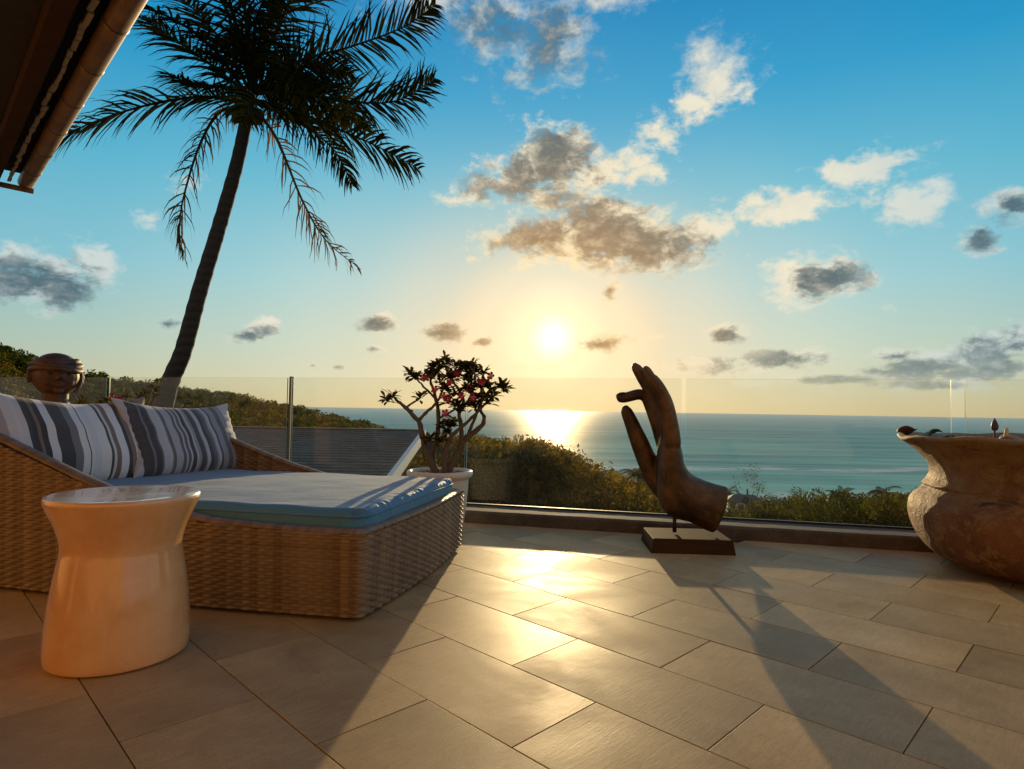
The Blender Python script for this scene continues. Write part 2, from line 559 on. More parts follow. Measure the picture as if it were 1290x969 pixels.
def f_mattress(g, b):
    p = objc(g)
    weave = g.noise(g.mapping(p, scale=(900, 900, 900)), 1, 2)
    n = g.noise(p, 4, 5, .6)
    c = g.mix(n, (.045, .175, .30), (.075, .235, .38))
    setp(g, b, Base_Color=c, Roughness=.62, Specular_IOR_Level=.5, Sheen_Weight=.22, Sheen_Roughness=.35, Sheen_Tint=(1, .97, .9))
    wr = g.noise(g.mapping(p, scale=(3.5, 14, 6)), 1, 4, .6, .8)
    bump(g, b, g.m('ADD', g.m('MULTIPLY', weave, .12), wr), .42, .012)


def f_stripes(seed, warm):
    def fn(g, b):
        rr = random.Random(seed)
        pal = [(.74, .74, .76), (.022, .02, .024), (.17, .165, .19), (.66, .67, .72), (.20, .13, .10), (.78, .75, .70), (.04, .036, .042), (.36, .36, .42)]
        if warm:
            pal += [(.62, .62, .66), (.04, .036, .042)]
        else:
            pal = [(.40, .40, .44), (.045, .042, .05), (.17, .165, .19), (.45, .46, .51), (.10, .095, .11), (.50, .50, .50), (.035, .032, .036), (.27, .27, .31)]
        stops, x, last = [], 0.0, -1
        while x < 1 and len(stops) < 32:
            k = rr.randrange(len(pal))
            while k == last:
                k = rr.randrange(len(pal))
            last = k
            stops.append((x, pal[k]))
            x += rr.choice((.012, .018, .026, .034, .046, .058)) * (.8 if k in (1, 6) else 1.05)
        p = objc(g)
        s = g.new('ShaderNodeSeparateXYZ')
        g.put(s.inputs[0], p)
        u = g.m('ADD', g.m('MULTIPLY', s.outputs[0], 1 / .70), .5)
        c = g.ramp(u, stops, 'CONSTANT')
        thread = g.noise(g.mapping(p, scale=(700, 300, 300)), 1, 2)
        c = g.mix(g.m('MULTIPLY', thread, .10), c, (.45, .45, .47))
        setp(g, b, Base_Color=c, Roughness=.8, Sheen_Weight=.25)
        bump(g, b, g.m('ADD', g.m('MULTIPLY', thread, .3), g.noise(g.mapping(p, scale=(9, 5, 5)), 1, 4, .6, .6)), .5, .012)
    return fn


def f_ceramic(g, b):
    p = objc(g)
    n = g.noise(p, 5, 5, .6)
    spk = g.noise(p, 210, 3, .6)
    c = g.mix(g.rng(n, .3, .7), (.72, .355, .13), (.84, .485, .225))
    fl = g.noise(g.mapping(p, scale=(1, 1, .35)), 22, 6, .7, .4)
    c = g.mix(g.rng(fl, .5, .72, 0, .14), c, (.88, .64, .40))
    c = g.mix(g.rng(spk, .62, .72, 0, .45), c, (.40, .22, .10))
    sm = g.noise(g.mapping(p, loc=(2, 2, 2)), 6, 6, .7, .5)
    setp(g, b, Base_Color=c, Roughness=.26, Coat_Weight=1.0, Coat_Roughness=g.rng(sm, .4, .7, .03, .22), Specular_IOR_Level=.5)
    bump(g, b, g.noise(p, 14, 3), .12, .006)


def f_white_pot(g, b):
    n = g.noise(objc(g), 7, 6, .65)
    setp(g, b, Base_Color=g.mix(n, (.60, .55, .46), (.74, .70, .62)), Roughness=.45)
    bump(g, b, n, .1, .005)


def f_bronze(g, b):
    p = objc(g)
    n = g.noise(p, 6, 8, .65)
    n2 = g.noise(p, 34, 6, .7)
    c = g.mix(g.rng(n, .35, .68), (.055, .033, .017), (.18, .10, .044))
    c = g.mix(g.rng(n2, .58, .75), c, (.29, .18, .08))
    setp(g, b, Base_Color=c, Metallic=.55, Roughness=g.rng(n2, .3, .7, .36, .58))
    bump(g, b, g.m('ADD', n2, n), .22, .006)


def f_dark_wood(g, b):
    p = objc(g)
    n = g.noise(g.mapping(p, scale=(3, 40, 40)), 1, 6, .6, .5)
    setp(g, b, Base_Color=g.mix(n, (.024, .012, .006), (.075, .036, .014)), Roughness=.75, Specular_IOR_Level=.08)
    bump(g, b, n, .25, .004)


def f_terracotta(g, b):
    p = objc(g)
    n = g.noise(p, 3.2, 8, .68, .4)
    n2 = g.noise(p, 16, 8, .7, .3)
    n3 = g.noise(p, 90, 5, .65)
    c = g.mix(g.rng(n, .3, .7), (.14, .048, .014), (.31, .125, .036))
    c = g.mix(g.rng(n2, .50, .60), c, (.33, .175, .055))
    c = g.mix(g.rng(n3, .52, .68, 0, .6), c, (.34, .20, .075))
    s = g.new('ShaderNodeSeparateXYZ')
    g.put(s.inputs[0], p)
    band = g.rng(s.outputs[2], .30, .48)
    c = g.mix(g.m('MULTIPLY', band, g.rng(n2, .36, .58, .15, .75)), c, (.34, .215, .075))
    c = g.mix(g.rng(g.noise(g.mapping(p, loc=(3, 1, 5)), 5.5, 8, .72, .6), .60, .66), c, (.055, .034, .022))
    c = g.mix(g.rng(g.noise(g.mapping(p, loc=(9, 4, 2)), 7.5, 7, .7, .4), .64, .69), c, (.44, .35, .23))
    setp(g, b, Base_Color=c, Roughness=.62, Specular_IOR_Level=.4)
    bump(g, b, g.m('ADD', g.m('ADD', n2, g.m('MULTIPLY', n3, .35)), g.m('MULTIPLY', n, .7)), .9, .03)


def f_head(g, b):
    p = objc(g)
    n = g.noise(p, 14, 8, .65)
    setp(g, b, Base_Color=g.mix(g.rng(n, .3, .7), (.042, .019, .010), (.11, .048, .023)), Roughness=.6)
    bump(g, b, g.noise(p, 60, 5), .3, .004)


def f_bark(g, b):
    p = objc(g)
    ring = g.new('ShaderNodeTexWave', wave_type='BANDS', bands_direction='Z')
    g.put(ring.inputs['Vector'], p)
    ring.inputs['Scale'].default_value = 2.4
    ring.inputs['Distortion'].default_value = 3.0
    ring.inputs['Detail'].default_value = 3
    n = g.noise(p, 22, 6)
    setp(g, b, Base_Color=g.mix(n, (.012, .009, .007), (.035, .027, .02)), Roughness=.9)
    bump(g, b, g.m('ADD', ring.outputs['Fac'], n), .6, .02)


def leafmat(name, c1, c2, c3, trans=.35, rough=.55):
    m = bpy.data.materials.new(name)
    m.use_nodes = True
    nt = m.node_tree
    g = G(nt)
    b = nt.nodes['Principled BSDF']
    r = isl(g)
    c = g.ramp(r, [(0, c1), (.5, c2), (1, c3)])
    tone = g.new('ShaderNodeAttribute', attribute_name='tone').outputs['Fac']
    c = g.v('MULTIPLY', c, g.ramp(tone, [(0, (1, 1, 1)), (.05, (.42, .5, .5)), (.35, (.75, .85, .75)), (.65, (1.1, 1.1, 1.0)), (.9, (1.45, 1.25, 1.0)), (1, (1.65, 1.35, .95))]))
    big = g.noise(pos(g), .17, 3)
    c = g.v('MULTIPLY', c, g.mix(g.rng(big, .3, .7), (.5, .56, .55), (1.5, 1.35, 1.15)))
    nt.nodes.remove(b)
    d = g.new('ShaderNodeBsdfDiffuse')
    g.put(d.inputs[0], c)
    t = g.new('ShaderNodeBsdfTranslucent')
    g.put(t.inputs[0], g.v('MULTIPLY', c, (1.5, 1.35, .6)))
    mx = g.new('ShaderNodeMixShader')
    mx.inputs[0].default_value = trans
    nt.links.new(d.outputs[0], mx.inputs[1])
    nt.links.new(t.outputs[0], mx.inputs[2])
    nt.links.new(mx.outputs[0], nt.nodes['Material Output'].inputs[0])
    return m


def f_bamboo(g, b):
    p = objc(g)
    n = g.noise(g.mapping(p, scale=(2.5, 2.5, 60)), 1, 5, .6)
    n = g.noise(p, 9, 6, .65)
    setp(g, b, Base_Color=g.mix(g.rng(n, .3, .7), (.125, .066, .023), (.22, .125, .045)), Roughness=.42)
    bump(g, b, n, .15, .004)


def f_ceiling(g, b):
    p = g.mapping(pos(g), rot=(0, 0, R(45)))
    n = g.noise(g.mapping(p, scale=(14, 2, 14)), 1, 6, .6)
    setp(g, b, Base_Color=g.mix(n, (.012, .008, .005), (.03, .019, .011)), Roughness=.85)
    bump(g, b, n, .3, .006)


def f_straw(g, b):
    n = g.noise(pos(g), 80, 4)
    setp(g, b, Base_Color=g.mix(n, (.42, .27, .11), (.66, .48, .24)), Roughness=.6)


def f_plaster(g, b):
    n = g.noise(pos(g), 2.2, 6, .6)
    setp(g, b, Base_Color=g.mix(n, (.62, .36, .16), (.70, .43, .21)), Roughness=.8)
    bump(g, b, g.noise(pos(g), 40, 5), .15, .004)


def f_shingle(g, b):
    r = isl(g)
    n = g.noise(pos(g), 12, 5)
    c = g.mix(r, (.045, .05, .046), (.10, .104, .092))
    setp(g, b, Base_Color=g.mix(g.m('MULTIPLY', n, .5), c, (.06, .06, .05)), Roughness=.75)


def f_white_paint(g, b):
    n = g.noise(pos(g), 14, 4)
    setp(g, b, Base_Color=g.mix(n, (.66, .64, .58), (.78, .76, .70)), Roughness=.55)


def f_ground(g, b):
    n = g.noise(pos(g), .25, 6, .6)
    setp(g, b, Base_Color=g.mix(n, (.018, .024, .009), (.05, .05, .02)), Roughness=.95)


def f_sea(g, b):
    p = pos(g)
    w1 = g.noise(g.mapping(p, rot=(0, 0, R(12)), scale=(.020, .075, 1)), 1, 6, .62, .4)
    w2 = g.noise(g.mapping(p, rot=(0, 0, R(-8)), scale=(.16, .5, 1)), 1, 5, .6, .3)
    s = g.new('ShaderNodeSeparateXYZ')
    g.put(s.inputs[0], p)
    # shallows over sand near the beach, deeper colour offshore, long streaks of wind
    off = g.m('ADD', s.outputs[1], g.m('MULTIPLY', g.m('SUBTRACT', w1, .5), 260))
    depth = g.rng(off, 200, 1300)
    streak = g.noise(g.mapping(p, rot=(0, 0, R(6)), scale=(.0022, .014, 1)), 1, 6, .6, .5)
    c = g.mix(depth, (.23, .50, .445), (.135, .35, .345))
    c = g.v('MULTIPLY', c, g.mix(g.rng(streak, .3, .7), (.66, .72, .78), (1.35, 1.3, 1.22)))
    swell = g.noise(g.mapping(p, rot=(0, 0, R(9)), scale=(.010, .085, 1)), 1, 5, .65, .7)
    c = g.v('MULTIPLY', c, g.mix(g.rng(swell, .35, .65), (.82, .86, .88), (1.15, 1.13, 1.12)))
    # two lines of breakers and scattered foam
    foam = g.noise(g.mapping(p, rot=(0, 0, R(3)), scale=(.03, .22, 1)), 1, 7, .7, .8)
    line = g.m('ADD', s.outputs[1], g.m('ADD', g.m('MULTIPLY', s.outputs[0], -.10), g.m('MULTIPLY', g.m('SUBTRACT', g.noise(g.mapping(p, scale=(.006, .006, 1)), 1, 4), .5), 120)))
    l1 = g.m('MULTIPLY', g.rng(line, 415, 440), g.rng(line, 440, 470, 1, 0))
    l2 = g.m('MULTIPLY', g.rng(line, 285, 297), g.rng(line, 297, 312, 1, 0))
    fo = g.m('MULTIPLY', g.m('ADD', g.m('MULTIPLY', l1, 1.0), g.m('MULTIPLY', l2, .85)), g.rng(foam, .42, .58))
    c = g.mix(fo, c, (.72, .78, .75))
    nt = g.nt
    bp = g.new('ShaderNodeBump')
    bp.inputs['Strength'].default_value = .6
    bp.inputs['Distance'].default_value = 3.2
    g.put(bp.inputs['Height'], g.m('ADD', w1, g.m('MULTIPLY', w2, .2)))
    df = g.new('ShaderNodeBsdfDiffuse')
    g.put(df.inputs['Color'], c)
    gl = g.new('ShaderNodeBsdfGlossy')
    gl.inputs['Roughness'].default_value = .46
    gl.inputs['Color'].default_value = (1, .93, .8, 1)
    g.put(gl.inputs['Normal'], bp.outputs[0])
    mx = g.new('ShaderNodeMixShader')
    lw = g.new('ShaderNodeLayerWeight')
    hz = g.m('MULTIPLY', g.m('POWER', lw.outputs['Facing'], 60.0), .62)
    g.put(mx.inputs[0], g.m('ADD', hz, g.m('MULTIPLY', g.m('POWER', lw.outputs['Facing'], 4.0), g.rng(g.noise(g.mapping(p, scale=(.012, .05, 1)), 1, 7, .72, .5), .3, .72, .03, .14))))
    nt.links.new(df.outputs[0], mx.inputs[1])
    nt.links.new(gl.outputs[0], mx.inputs[2])
    nt.links.new(mx.outputs[0], nt.nodes['Material Output'].inputs[0])


def f_soil(g, b):
    n = g.noise(pos(g), 70, 3)
    setp(g, b, Base_Color=g.mix(n, (.09, .065, .045), (.34, .29, .23)), Roughness=.9)
    bump(g, b, n, 1, .01)


def f_flower(g, b):
    setp(g, b, Base_Color=(.42, .02, .045), Roughness=.5, Subsurface_Weight=.2)


M = {}
for k, f in dict(tile=f_tile, grout=f_grout, concrete=f_concrete, wicker=f_wicker, mattress=f_mattress,
                 stripes_a=f_stripes(11, True), stripes_b=f_stripes(4, False), ceramic=f_ceramic, white_pot=f_white_pot,
                 bronze=f_bronze, dark_wood=f_dark_wood, terracotta=f_terracotta, head=f_head, bark=f_bark, bamboo=f_bamboo,
                 ceiling=f_ceiling, straw=f_straw, plaster=f_plaster, shingle=f_shingle, white_paint=f_white_paint,
                 ground=f_ground, sea=f_sea, soil=f_soil, flower=f_flower).items():
    M[k] = mat(k, f)
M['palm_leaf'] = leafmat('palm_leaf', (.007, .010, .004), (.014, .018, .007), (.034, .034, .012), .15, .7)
M['dry_leaf'] = leafmat('dry_leaf', (.05, .036, .015), (.09, .06, .024), (.14, .09, .04), .25, .7)
M['adenium'] = leafmat('adenium', (.03, .03, .012), (.06, .052, .02), (.10, .075, .03), .4)
M['adenium_bark'] = mat('adenium_bark', lambda g, b: setp(g, b, Base_Color=g.mix(g.noise(objc(g), 40, 5), (.075, .05, .033), (.15, .105, .07)), Roughness=.75))
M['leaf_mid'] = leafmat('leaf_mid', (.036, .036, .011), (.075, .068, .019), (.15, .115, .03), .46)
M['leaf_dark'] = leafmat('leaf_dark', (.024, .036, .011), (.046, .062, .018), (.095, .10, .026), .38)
M['leaf_yellow'] = leafmat('leaf_yellow', (.10, .085, .014), (.17, .13, .02), (.24, .18, .03), .4)
M['lily_leaf'] = mat('lily_leaf', lambda g, b: setp(g, b, Base_Color=g.mix(g.noise(objc(g), 18, 5), (.03, .085, .03), (.09, .14, .045)), Roughness=.45))
M['lily_dry'] = mat('lily_dry', lambda g, b: setp(g, b, Base_Color=g.mix(g.noise(objc(g), 25, 5), (.16, .10, .03), (.34, .21, .07)), Roughness=.6))
M['lily_bud'] = mat('lily_bud', lambda g, b: setp(g, b, Base_Color=g.mix(g.noise(objc(g), 30, 3), (.045, .02, .028), (.10, .04, .05)), Roughness=.5))
M['metal'] = mat('metal', lambda g, b: setp(g, b, Base_Color=(.12, .115, .10), Metallic=.9, Roughness=.35))
M['dark_iron'] = mat('dark_iron', lambda g, b: setp(g, b, Base_Color=g.mix(g.noise(objc(g), 60, 4), (.02, .018, .015), (.05, .042, .035)), Metallic=.5, Roughness=.55))


def glassmat():
    m = bpy.data.materials.new('clear_glass')
    m.use_nodes = True
    nt = m.node_tree
    g = G(nt)
    nt.nodes.remove(nt.nodes['Principled BSDF'])
    t = g.new('ShaderNodeBsdfTransparent')
    t.inputs[0].default_value = (.955, .97, .95, 1)
    gl = g.new('ShaderNodeBsdfGlossy')
    gl.inputs['Roughness'].default_value = .0
    gl.inputs['Color'].default_value = (1, 1, 1, 1)
    df = g.new('ShaderNodeBsdfDiffuse')            # salt film on the pane
    df.inputs['Color'].default_value = (.8, .78, .72, 1)
    lw = g.new('ShaderNodeLayerWeight')
    lw.inputs['Blend'].default_value = .5
    fr = g.m('ADD', .016, g.m('MULTIPLY', g.m('POWER', lw.outputs['Facing'], 5.0), .97))
    sc = g.new('ShaderNodeBsdfRefraction')         # dust that scatters light onwards through the pane
    sc.inputs['IOR'].default_value = 1.02
    sc.inputs['Roughness'].default_value = .62
    a0 = g.new('ShaderNodeMixShader')
    a0.inputs[0].default_value = .03
    nt.links.new(t.outputs[0], a0.inputs[1])
    nt.links.new(sc.outputs[0], a0.inputs[2])
    a = g.new('ShaderNodeMixShader')
    g.put(a.inputs[0], g.rng(g.noise(pos(g), 2.5, 5, .6), .3, .8, .012, .03))
    nt.links.new(a0.outputs[0], a.inputs[1])
    nt.links.new(df.outputs[0], a.inputs[2])
    mx = g.new('ShaderNodeMixShader')
    nt.links.new(fr, mx.inputs[0])
    nt.links.new(a.outputs[0], mx.inputs[1])
    nt.links.new(gl.outputs[0], mx.inputs[2])
    nt.links.new(mx.outputs[0], nt.nodes['Material Output'].inputs[0])
    return m


M['glass'] = glassmat()
M['glass_edge'] = mat('glass_edge', lambda g, b: setp(g, b, Base_Color=(.30, .36, .30), Roughness=.2, Transmission_Weight=.35, IOR=1.4))

# ------------------------------------------------------------------ the setting: terrace floor
rngf = random.Random(2)
SQ = math.sqrt(.5)
floor = MB().add([(-7, -3.2, -.012), (5.5, -3.2, -.012), (5.5, 3.02, -.012), (-7, 6.1, -.012),
                  (-7, -3.2, -.25), (5.5, -3.2, -.25), (5.5, 3.02, -.25), (-7, 6.1, -.25)],
                 [(0, 1, 2, 3), (7, 6, 5, 4), (0, 4, 5, 1), (1, 5, 6, 2), (2, 6, 7, 3), (3, 7, 4, 0)]).build('floor', M['grout'])
tag(floor, kind='structure')
TL, TW, GAP = .6145, .309, .0032
tile_me = None
for row in range(-3, 19):
    b0 = 1.2975 + (row - 4) * TW + TW / 2          # row 4 runs from b = 1.2975
    a0 = .665 if row % 2 == 0 else .357
    for k in range(-11, 11):
        ac = a0 + (k + .5) * TL
        x, y = SQ * (b0 - ac), SQ * (b0 + ac)
        if y + .254 * x > 4.12 or y < .25 or y < -1.2 * x - .9 or x < -4.6 or x > 3.9 or y < .62 * x - .2:
            continue
        if tile_me is None:
            t = MB().box((0, 0, -.006), (TL - GAP, TW - GAP, .012), bev=.0009).build('tile', M['tile'], floor)
            tile_me = t.data
        else:
            t = bpy.data.objects.new('tile', tile_me)
            COL.objects.link(t)
            t.parent = floor
        t.location = (x, y, rngf.uniform(-.0006, .0006))
        t.rotation_euler = (rngf.uniform(-.0008, .0008), rngf.uniform(-.0008, .0008), R(135) + rngf.uniform(-.0006, .0006))

# ------------------------------------------------------------------ kerb and glass railing
RA = math.atan(-.254)
RD = np.array([cos(RA), sin(RA), 0])
RN = np.array([-sin(RA), cos(RA), 0])


def on_rail(x, off=0.0, z=0.0):
    """point of the glass line at world x, moved off metres outwards"""
    return np.array([x, 4.24 - .254 * x, z]) + RN * off


kerb = MB()
xs = np.linspace(-6.8, 5.2, 121)
prof = [(-.242, -.25), (-.242, .066), (-.236, .076), (-.225, .08), (.065, .08), (.076, .074), (.08, .062), (.08, -.45)]
nr = np.random.RandomState(3)
KV = []
for x in xs:
    for (o, z) in prof:
        KV.append(on_rail(x, o + nr.uniform(-.0012, .0012), z + (nr.uniform(-.0012, .0012) if z > 0 else 0)))
npf = len(prof)
KF = [(i * npf + j, (i + 1) * npf + j, (i + 1) * npf + j + 1, i * npf + j + 1) for i in range(len(xs) - 1) for j in range(npf - 1)]
kerb.add(KV, KF).build('kerb', M['concrete'])
tag(bpy.data.objects['kerb'], kind='structure')

rail = tag(empty('glass_railing', tuple(on_rail(0, 0, .08)), RA), 'frameless clear glass railing along the terrace edge above the low kerb', 'railing')
panes = [(-6.6, -3.40), (-3.365, -1.724), (-1.69, -.325), (-.312, 1.104), (1.130, 2.585), (2.655, 4.9)]
for (xa, xb) in panes:
    c = (xa + xb) / 2
    L = (xb - xa) / cos(RA)
    loc = ((c - 0) / cos(RA), 0, 0)
    z0, z1 = -.03, .89
    o = MB().box((loc[0], 0, (z0 + z1) / 2), (L, .012, z1 - z0)).build('pane', M['glass'], rail)
    o.data.materials.append(M['glass_edge'])
    for p in o.data.polygons:
        if abs(p.normal.y) < .5:
            p.material_index = 1
for xx in (-1.707,):
    MB().box((xx / cos(RA), .022, .41), (.022, .03, .98), bev=.003).build('post', M['metal'], rail)
MB().box((-.9, 0, .006), (11.9, .026, .012), bev=.002).build('base_channel', M['dark_iron'], rail)

# ------------------------------------------------------------------ sea
nx = [(-60000, 60000)]
sea = MB()
V = [(-60000, -400, -40), (60000, -400, -40), (60000, 90000, -40), (-60000, 90000, -40)]
sea.add(V, [(0, 1, 2, 3)]).build('sea', M['sea'])
tag(bpy.data.objects['sea'], kind='structure')

# ------------------------------------------------------------------ terrain: valley below the terrace, wooded hill at left, coast at right
# azimuth (deg), ridge distance, ridge ground height
RIDGE = [(-75, 430, 60), (-52, 400, 46), (-44, 370, 33), (-40, 350, 22), (-36, 330, 11), (-30, 310, 4.6), (-24, 280, .2),
         (-20, 250, -4.8), (-16.5, 225, -7.8), (-13.5, 205, -9.8), (-10.5, 185, -12.4), (-8.5, 150, -12.2)]
AZT = np.array([-75, -52, -44, -40, -36, -30, -24, -20, -16.5, -13.5, -10.5, -8.5, -4, 0, 3.5, 9, 14, 20, 30, 40, 52, 75], float)
RT = np.array([4.0, 10, 20, 35, 55, 75, 100, 130, 165, 200, 250, 300, 370, 450, 600, 900], float)
ZT = np.zeros((len(AZT), len(RT)))
for i, a in enumerate(AZT):
    if a <= -8.5:
        Rr, Zr = np.interp(a, [q[0] for q in RIDGE], [q[1] for q in RIDGE]), np.interp(a, [q[0] for q in RIDGE], [q[2] for q in RIDGE])
        ZT[i] = np.interp(RT, [4, 10, 20, 35, .35 * Rr, .7 * Rr, Rr, 1.3 * Rr, 1.9 * Rr, 3 * Rr],
                          [-2.6, -4.0, -6, -8, -11, (Zr - 11) * .5 - 1.5, Zr, Zr - 9, -41, -45])
    elif a <= 9:
        f = (a + 8.5) / 17.5
        rr = np.interp(a, [-8.5, -4, 0, 3.5, 9], [150, 75, 74, 72, 80])
        zr = np.interp(a, [-8.5, -4, 0, 3.5, 9], [-13.5, -8.6, -9.6, -11.5, -15.0])
        ZT[i] = np.interp(RT, [4, 10, 20, 35, rr, rr * 1.5, 200 + 30 * f, 260, 400], [-2.6, -4.2, -6, -7.6 - f, zr, zr - 9, -38, -41, -45])
    else:
        ZT[i] = np.interp(RT, [4, 10, 20, 35, 55, 100, 130, 170, 200, 225, 255, 400], [-2.6, -4.4, -7, -10, -13.5, -21, -27, -34, -37.5, -39.6, -41, -46])


def ground_z(x, y):
    a = np.degrees(np.arctan2(x, y))
    r = np.hypot(x, y)
    ia = np.clip(np.searchsorted(AZT, a) - 1, 0, len(AZT) - 2)
    fa = np.clip((a - AZT[ia]) / (AZT[ia + 1] - AZT[ia]), 0, 1)
    lr, lR = np.log(np.maximum(r, 4.0)), np.log(RT)
    ir = np.clip(np.searchsorted(lR, lr) - 1, 0, len(RT) - 2)
    fr = np.clip((lr - lR[ir]) / (lR[ir + 1] - lR[ir]), 0, 1)
    z = (ZT[ia, ir] * (1 - fa) * (1 - fr) + ZT[ia + 1, ir] * fa * (1 - fr) + ZT[ia, ir + 1] * (1 - fa) * fr + ZT[ia + 1, ir + 1] * fa * fr)
    return z + .25 * np.sin(x * .21 + 1) * np.cos(y * .17) * np.clip(r / 40, 0, 1)


ga = np.radians(np.linspace(-75, 75, 181))
gr = np.exp(np.linspace(math.log(4.9), math.log(900), 130))
GA, GR = np.meshgrid(ga, gr, indexing='ij')
GX, GY = GR * np.sin(GA), GR * np.cos(GA)
GZ = ground_z(GX, GY)
gi = np.arange(181 * 130).reshape(181, 130)
GF = np.stack([gi[:-1, :-1], gi[:-1, 1:], gi[1:, 1:], gi[1:, :-1]], -1).reshape(-1, 4)
link_mesh('ground', np.stack([GX, GY, GZ], -1).reshape(-1, 3), GF, M['ground'], smooth=True)
tag(bpy.data.objects['ground'], kind='structure')

# ------------------------------------------------------------------ the house this terrace belongs to: eave overhead, sunlit wall behind
house = tag(empty('house', (-1.4, -1.2, 0)), 'house eave with bamboo gutter and dark timber ceiling at upper left', 'house')
house_inv = Matrix.Translation((1.4, 1.2, 0))
DA = np.array([-SQ, SQ, 0])
DB = np.array([SQ, SQ, 0])


def hp(a, b, z):
    return DA * a + DB * b + np.array([0, 0, z]) + np.array([1.4, 1.2, 0])


def hbox(name, a0, a1, b0, b1, z0, z1, m, bev=0.0, parent=None):
    c = hp((a0 + a1) / 2, (b0 + b1) / 2, (z0 + z1) / 2)
    return MB().box(c, (a1 - a0, b1 - b0, z1 - z0), rz=R(135), bev=bev).build(name, m, parent or house)


AE = 5.60          # far end of the eave along A
EB = .618          # eave line along B
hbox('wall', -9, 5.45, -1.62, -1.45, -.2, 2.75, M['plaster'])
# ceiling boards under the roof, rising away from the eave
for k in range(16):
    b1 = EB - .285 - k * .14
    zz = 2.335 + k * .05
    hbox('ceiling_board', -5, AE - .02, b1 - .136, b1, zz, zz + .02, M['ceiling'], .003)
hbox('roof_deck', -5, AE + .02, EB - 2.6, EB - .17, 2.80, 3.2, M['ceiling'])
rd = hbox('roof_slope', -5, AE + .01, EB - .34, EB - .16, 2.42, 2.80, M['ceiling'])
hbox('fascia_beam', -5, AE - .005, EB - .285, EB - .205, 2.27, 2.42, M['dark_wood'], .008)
# ragged ends of the thatch lath between beam and gutter
rl = random.Random(8)
lath = MB()
a = -1.0
while a < AE - .05:
    L = rl.uniform(.05, .12)
    lath.box(hp(a + L / 2, EB - .145 + rl.uniform(-.005, .005), 2.335 + rl.uniform(-.006, .006)), (L * .93, .02 + rl.uniform(-.006, .008), .012), rz=R(135) + rl.uniform(-.05, .05), bev=.002)
    a += L
lo = lath.build('thatch_ends', M['straw'], house)
hbox('batten', -5, AE - .01, EB - .21, EB - .03, 2.40, 2.43, M['ceiling'])
gut = MB().tube([hp(a, EB - .048, 2.345) for a in np.linspace(-3, AE, 40)], .049, 24).build('bamboo_gutter', M['bamboo'], house, True)
for k in range(13):
    a = AE - .35 - k * .46
    MB().tube([hp(a - .012, EB - .048, 2.345), hp(a - .004, EB - .048, 2.345), hp(a + .004, EB - .048, 2.345), hp(a + .012, EB - .048, 2.345)], [.0492, .0515, .0515, .0492], 24, cap=False).build('node_ring', M['bamboo'], gut, True)
    MB().tube([hp(a - .022, EB - .048, 2.345), hp(a - .013, EB - .048, 2.345)], [.0502, .0502], 24, cap=False).build('wire_tie', M['dark_iron'], gut, True)
hbox('end_board', AE - .012, AE + .012, EB - .30, EB - .0, 2.275, 2.31, M['bamboo'], .003)

# ------------------------------------------------------------------ neighbour's house below the terrace
nb = tag(empty('neighbour_house', (-6, 12.5, -4)), 'neighbouring house with grey shingled roof and white gable edge beyond the railing', 'house')


def npart(name, mb, m):
    o = mb.build(name, m, nb)
    o.location = (6, -12.5, 4)
    return o


rs = np.random.RandomState(4)
sh = MB()
x0, x1 = -9.8, -1.86
y_r, z_r, slope = 12.9, .285, .168
row = 0
for yy in np.arange(y_r, 8.2, -.19):
    z = z_r - (y_r - yy) * slope
    x = x0 + (0 if row % 2 else -.14)
    while x < x1:
        wd = .30
        xa, xb = max(x, x0), min(x + wd - .008, x1)
        if xb > xa + .02:
            t = .012 + rs.uniform(0, .006)
            V = [(xa, yy, z - .004), (xb, yy, z - .004), (xb, yy - .21, z - .21 * slope + t), (xa, yy - .21, z - .21 * slope + t),
                 (xa, yy - .21, z - .21 * slope - .012), (xb, yy - .21, z - .21 * slope - .012)]
            sh.add(V, [(3, 2, 1, 0), (4, 5, 2, 3)])
        x += wd
    row += 1
so = npart('roof_shingles', sh, M['shingle'])
so['kind'] = 'stuff'
npart('roof_deck', MB().add([(x0, y_r, z_r - .03), (x1, y_r, z_r - .03), (x1, 8.1, z_r - .03 - (y_r - 8.1) * slope), (x0, 8.1, z_r - .03 - (y_r - 8.1) * slope),
                             (x0, 17.5, z_r - .03 - 4.6 * slope), (x1, 17.5, z_r - .03 - 4.6 * slope)], [(0, 3, 2, 1), (0, 1, 5, 4)]), M['shingle'])
npart('ridge_cap', MB().box(((x0 + x1) / 2, y_r, z_r + .012), (x1 - x0, .16, .03), bev=.006), M['shingle'])
zb0, zb1 = z_r + .03, z_r + .03 - (y_r - 8.2) * slope
npart('barge_board', MB().add([(x1 - .02, y_r, zb0 - .2), (x1 + .06, y_r, zb0 - .2), (x1 + .06, y_r, zb0), (x1 - .02, y_r, zb0),
                               (x1 - .02, 8.1, zb1 - .2), (x1 + .06, 8.1, zb1 - .2), (x1 + .06, 8.1, zb1), (x1 - .02, 8.1, zb1)],
                              [(0, 1, 2, 3), (7, 6, 5, 4), (0, 4, 5, 1), (1, 5, 6, 2), (2, 6, 7, 3), (3, 7, 4, 0)]), M['white_paint'])
npart('wall', MB().add([(x0 + .3, 8.6, -7), (x1 - 1.7, 8.6, -7), (x1 - 1.7, 17, -7), (x0 + .3, 17, -7),
                        (x0 + .3, 8.6, -.62), (x1 - 1.7, 8.6, -.62), (x1 - 1.7, 17, -.58), (x0 + .3, 17, -.58),
                        (x0 + .3, y_r, z_r - .06), (x1 - 1.7, y_r, z_r - .06)],
                       [(0, 1, 5, 4), (2, 3, 7, 6), (1, 2, 6, 9, 5), (3, 0, 4, 8, 7)]), M['white_paint'])


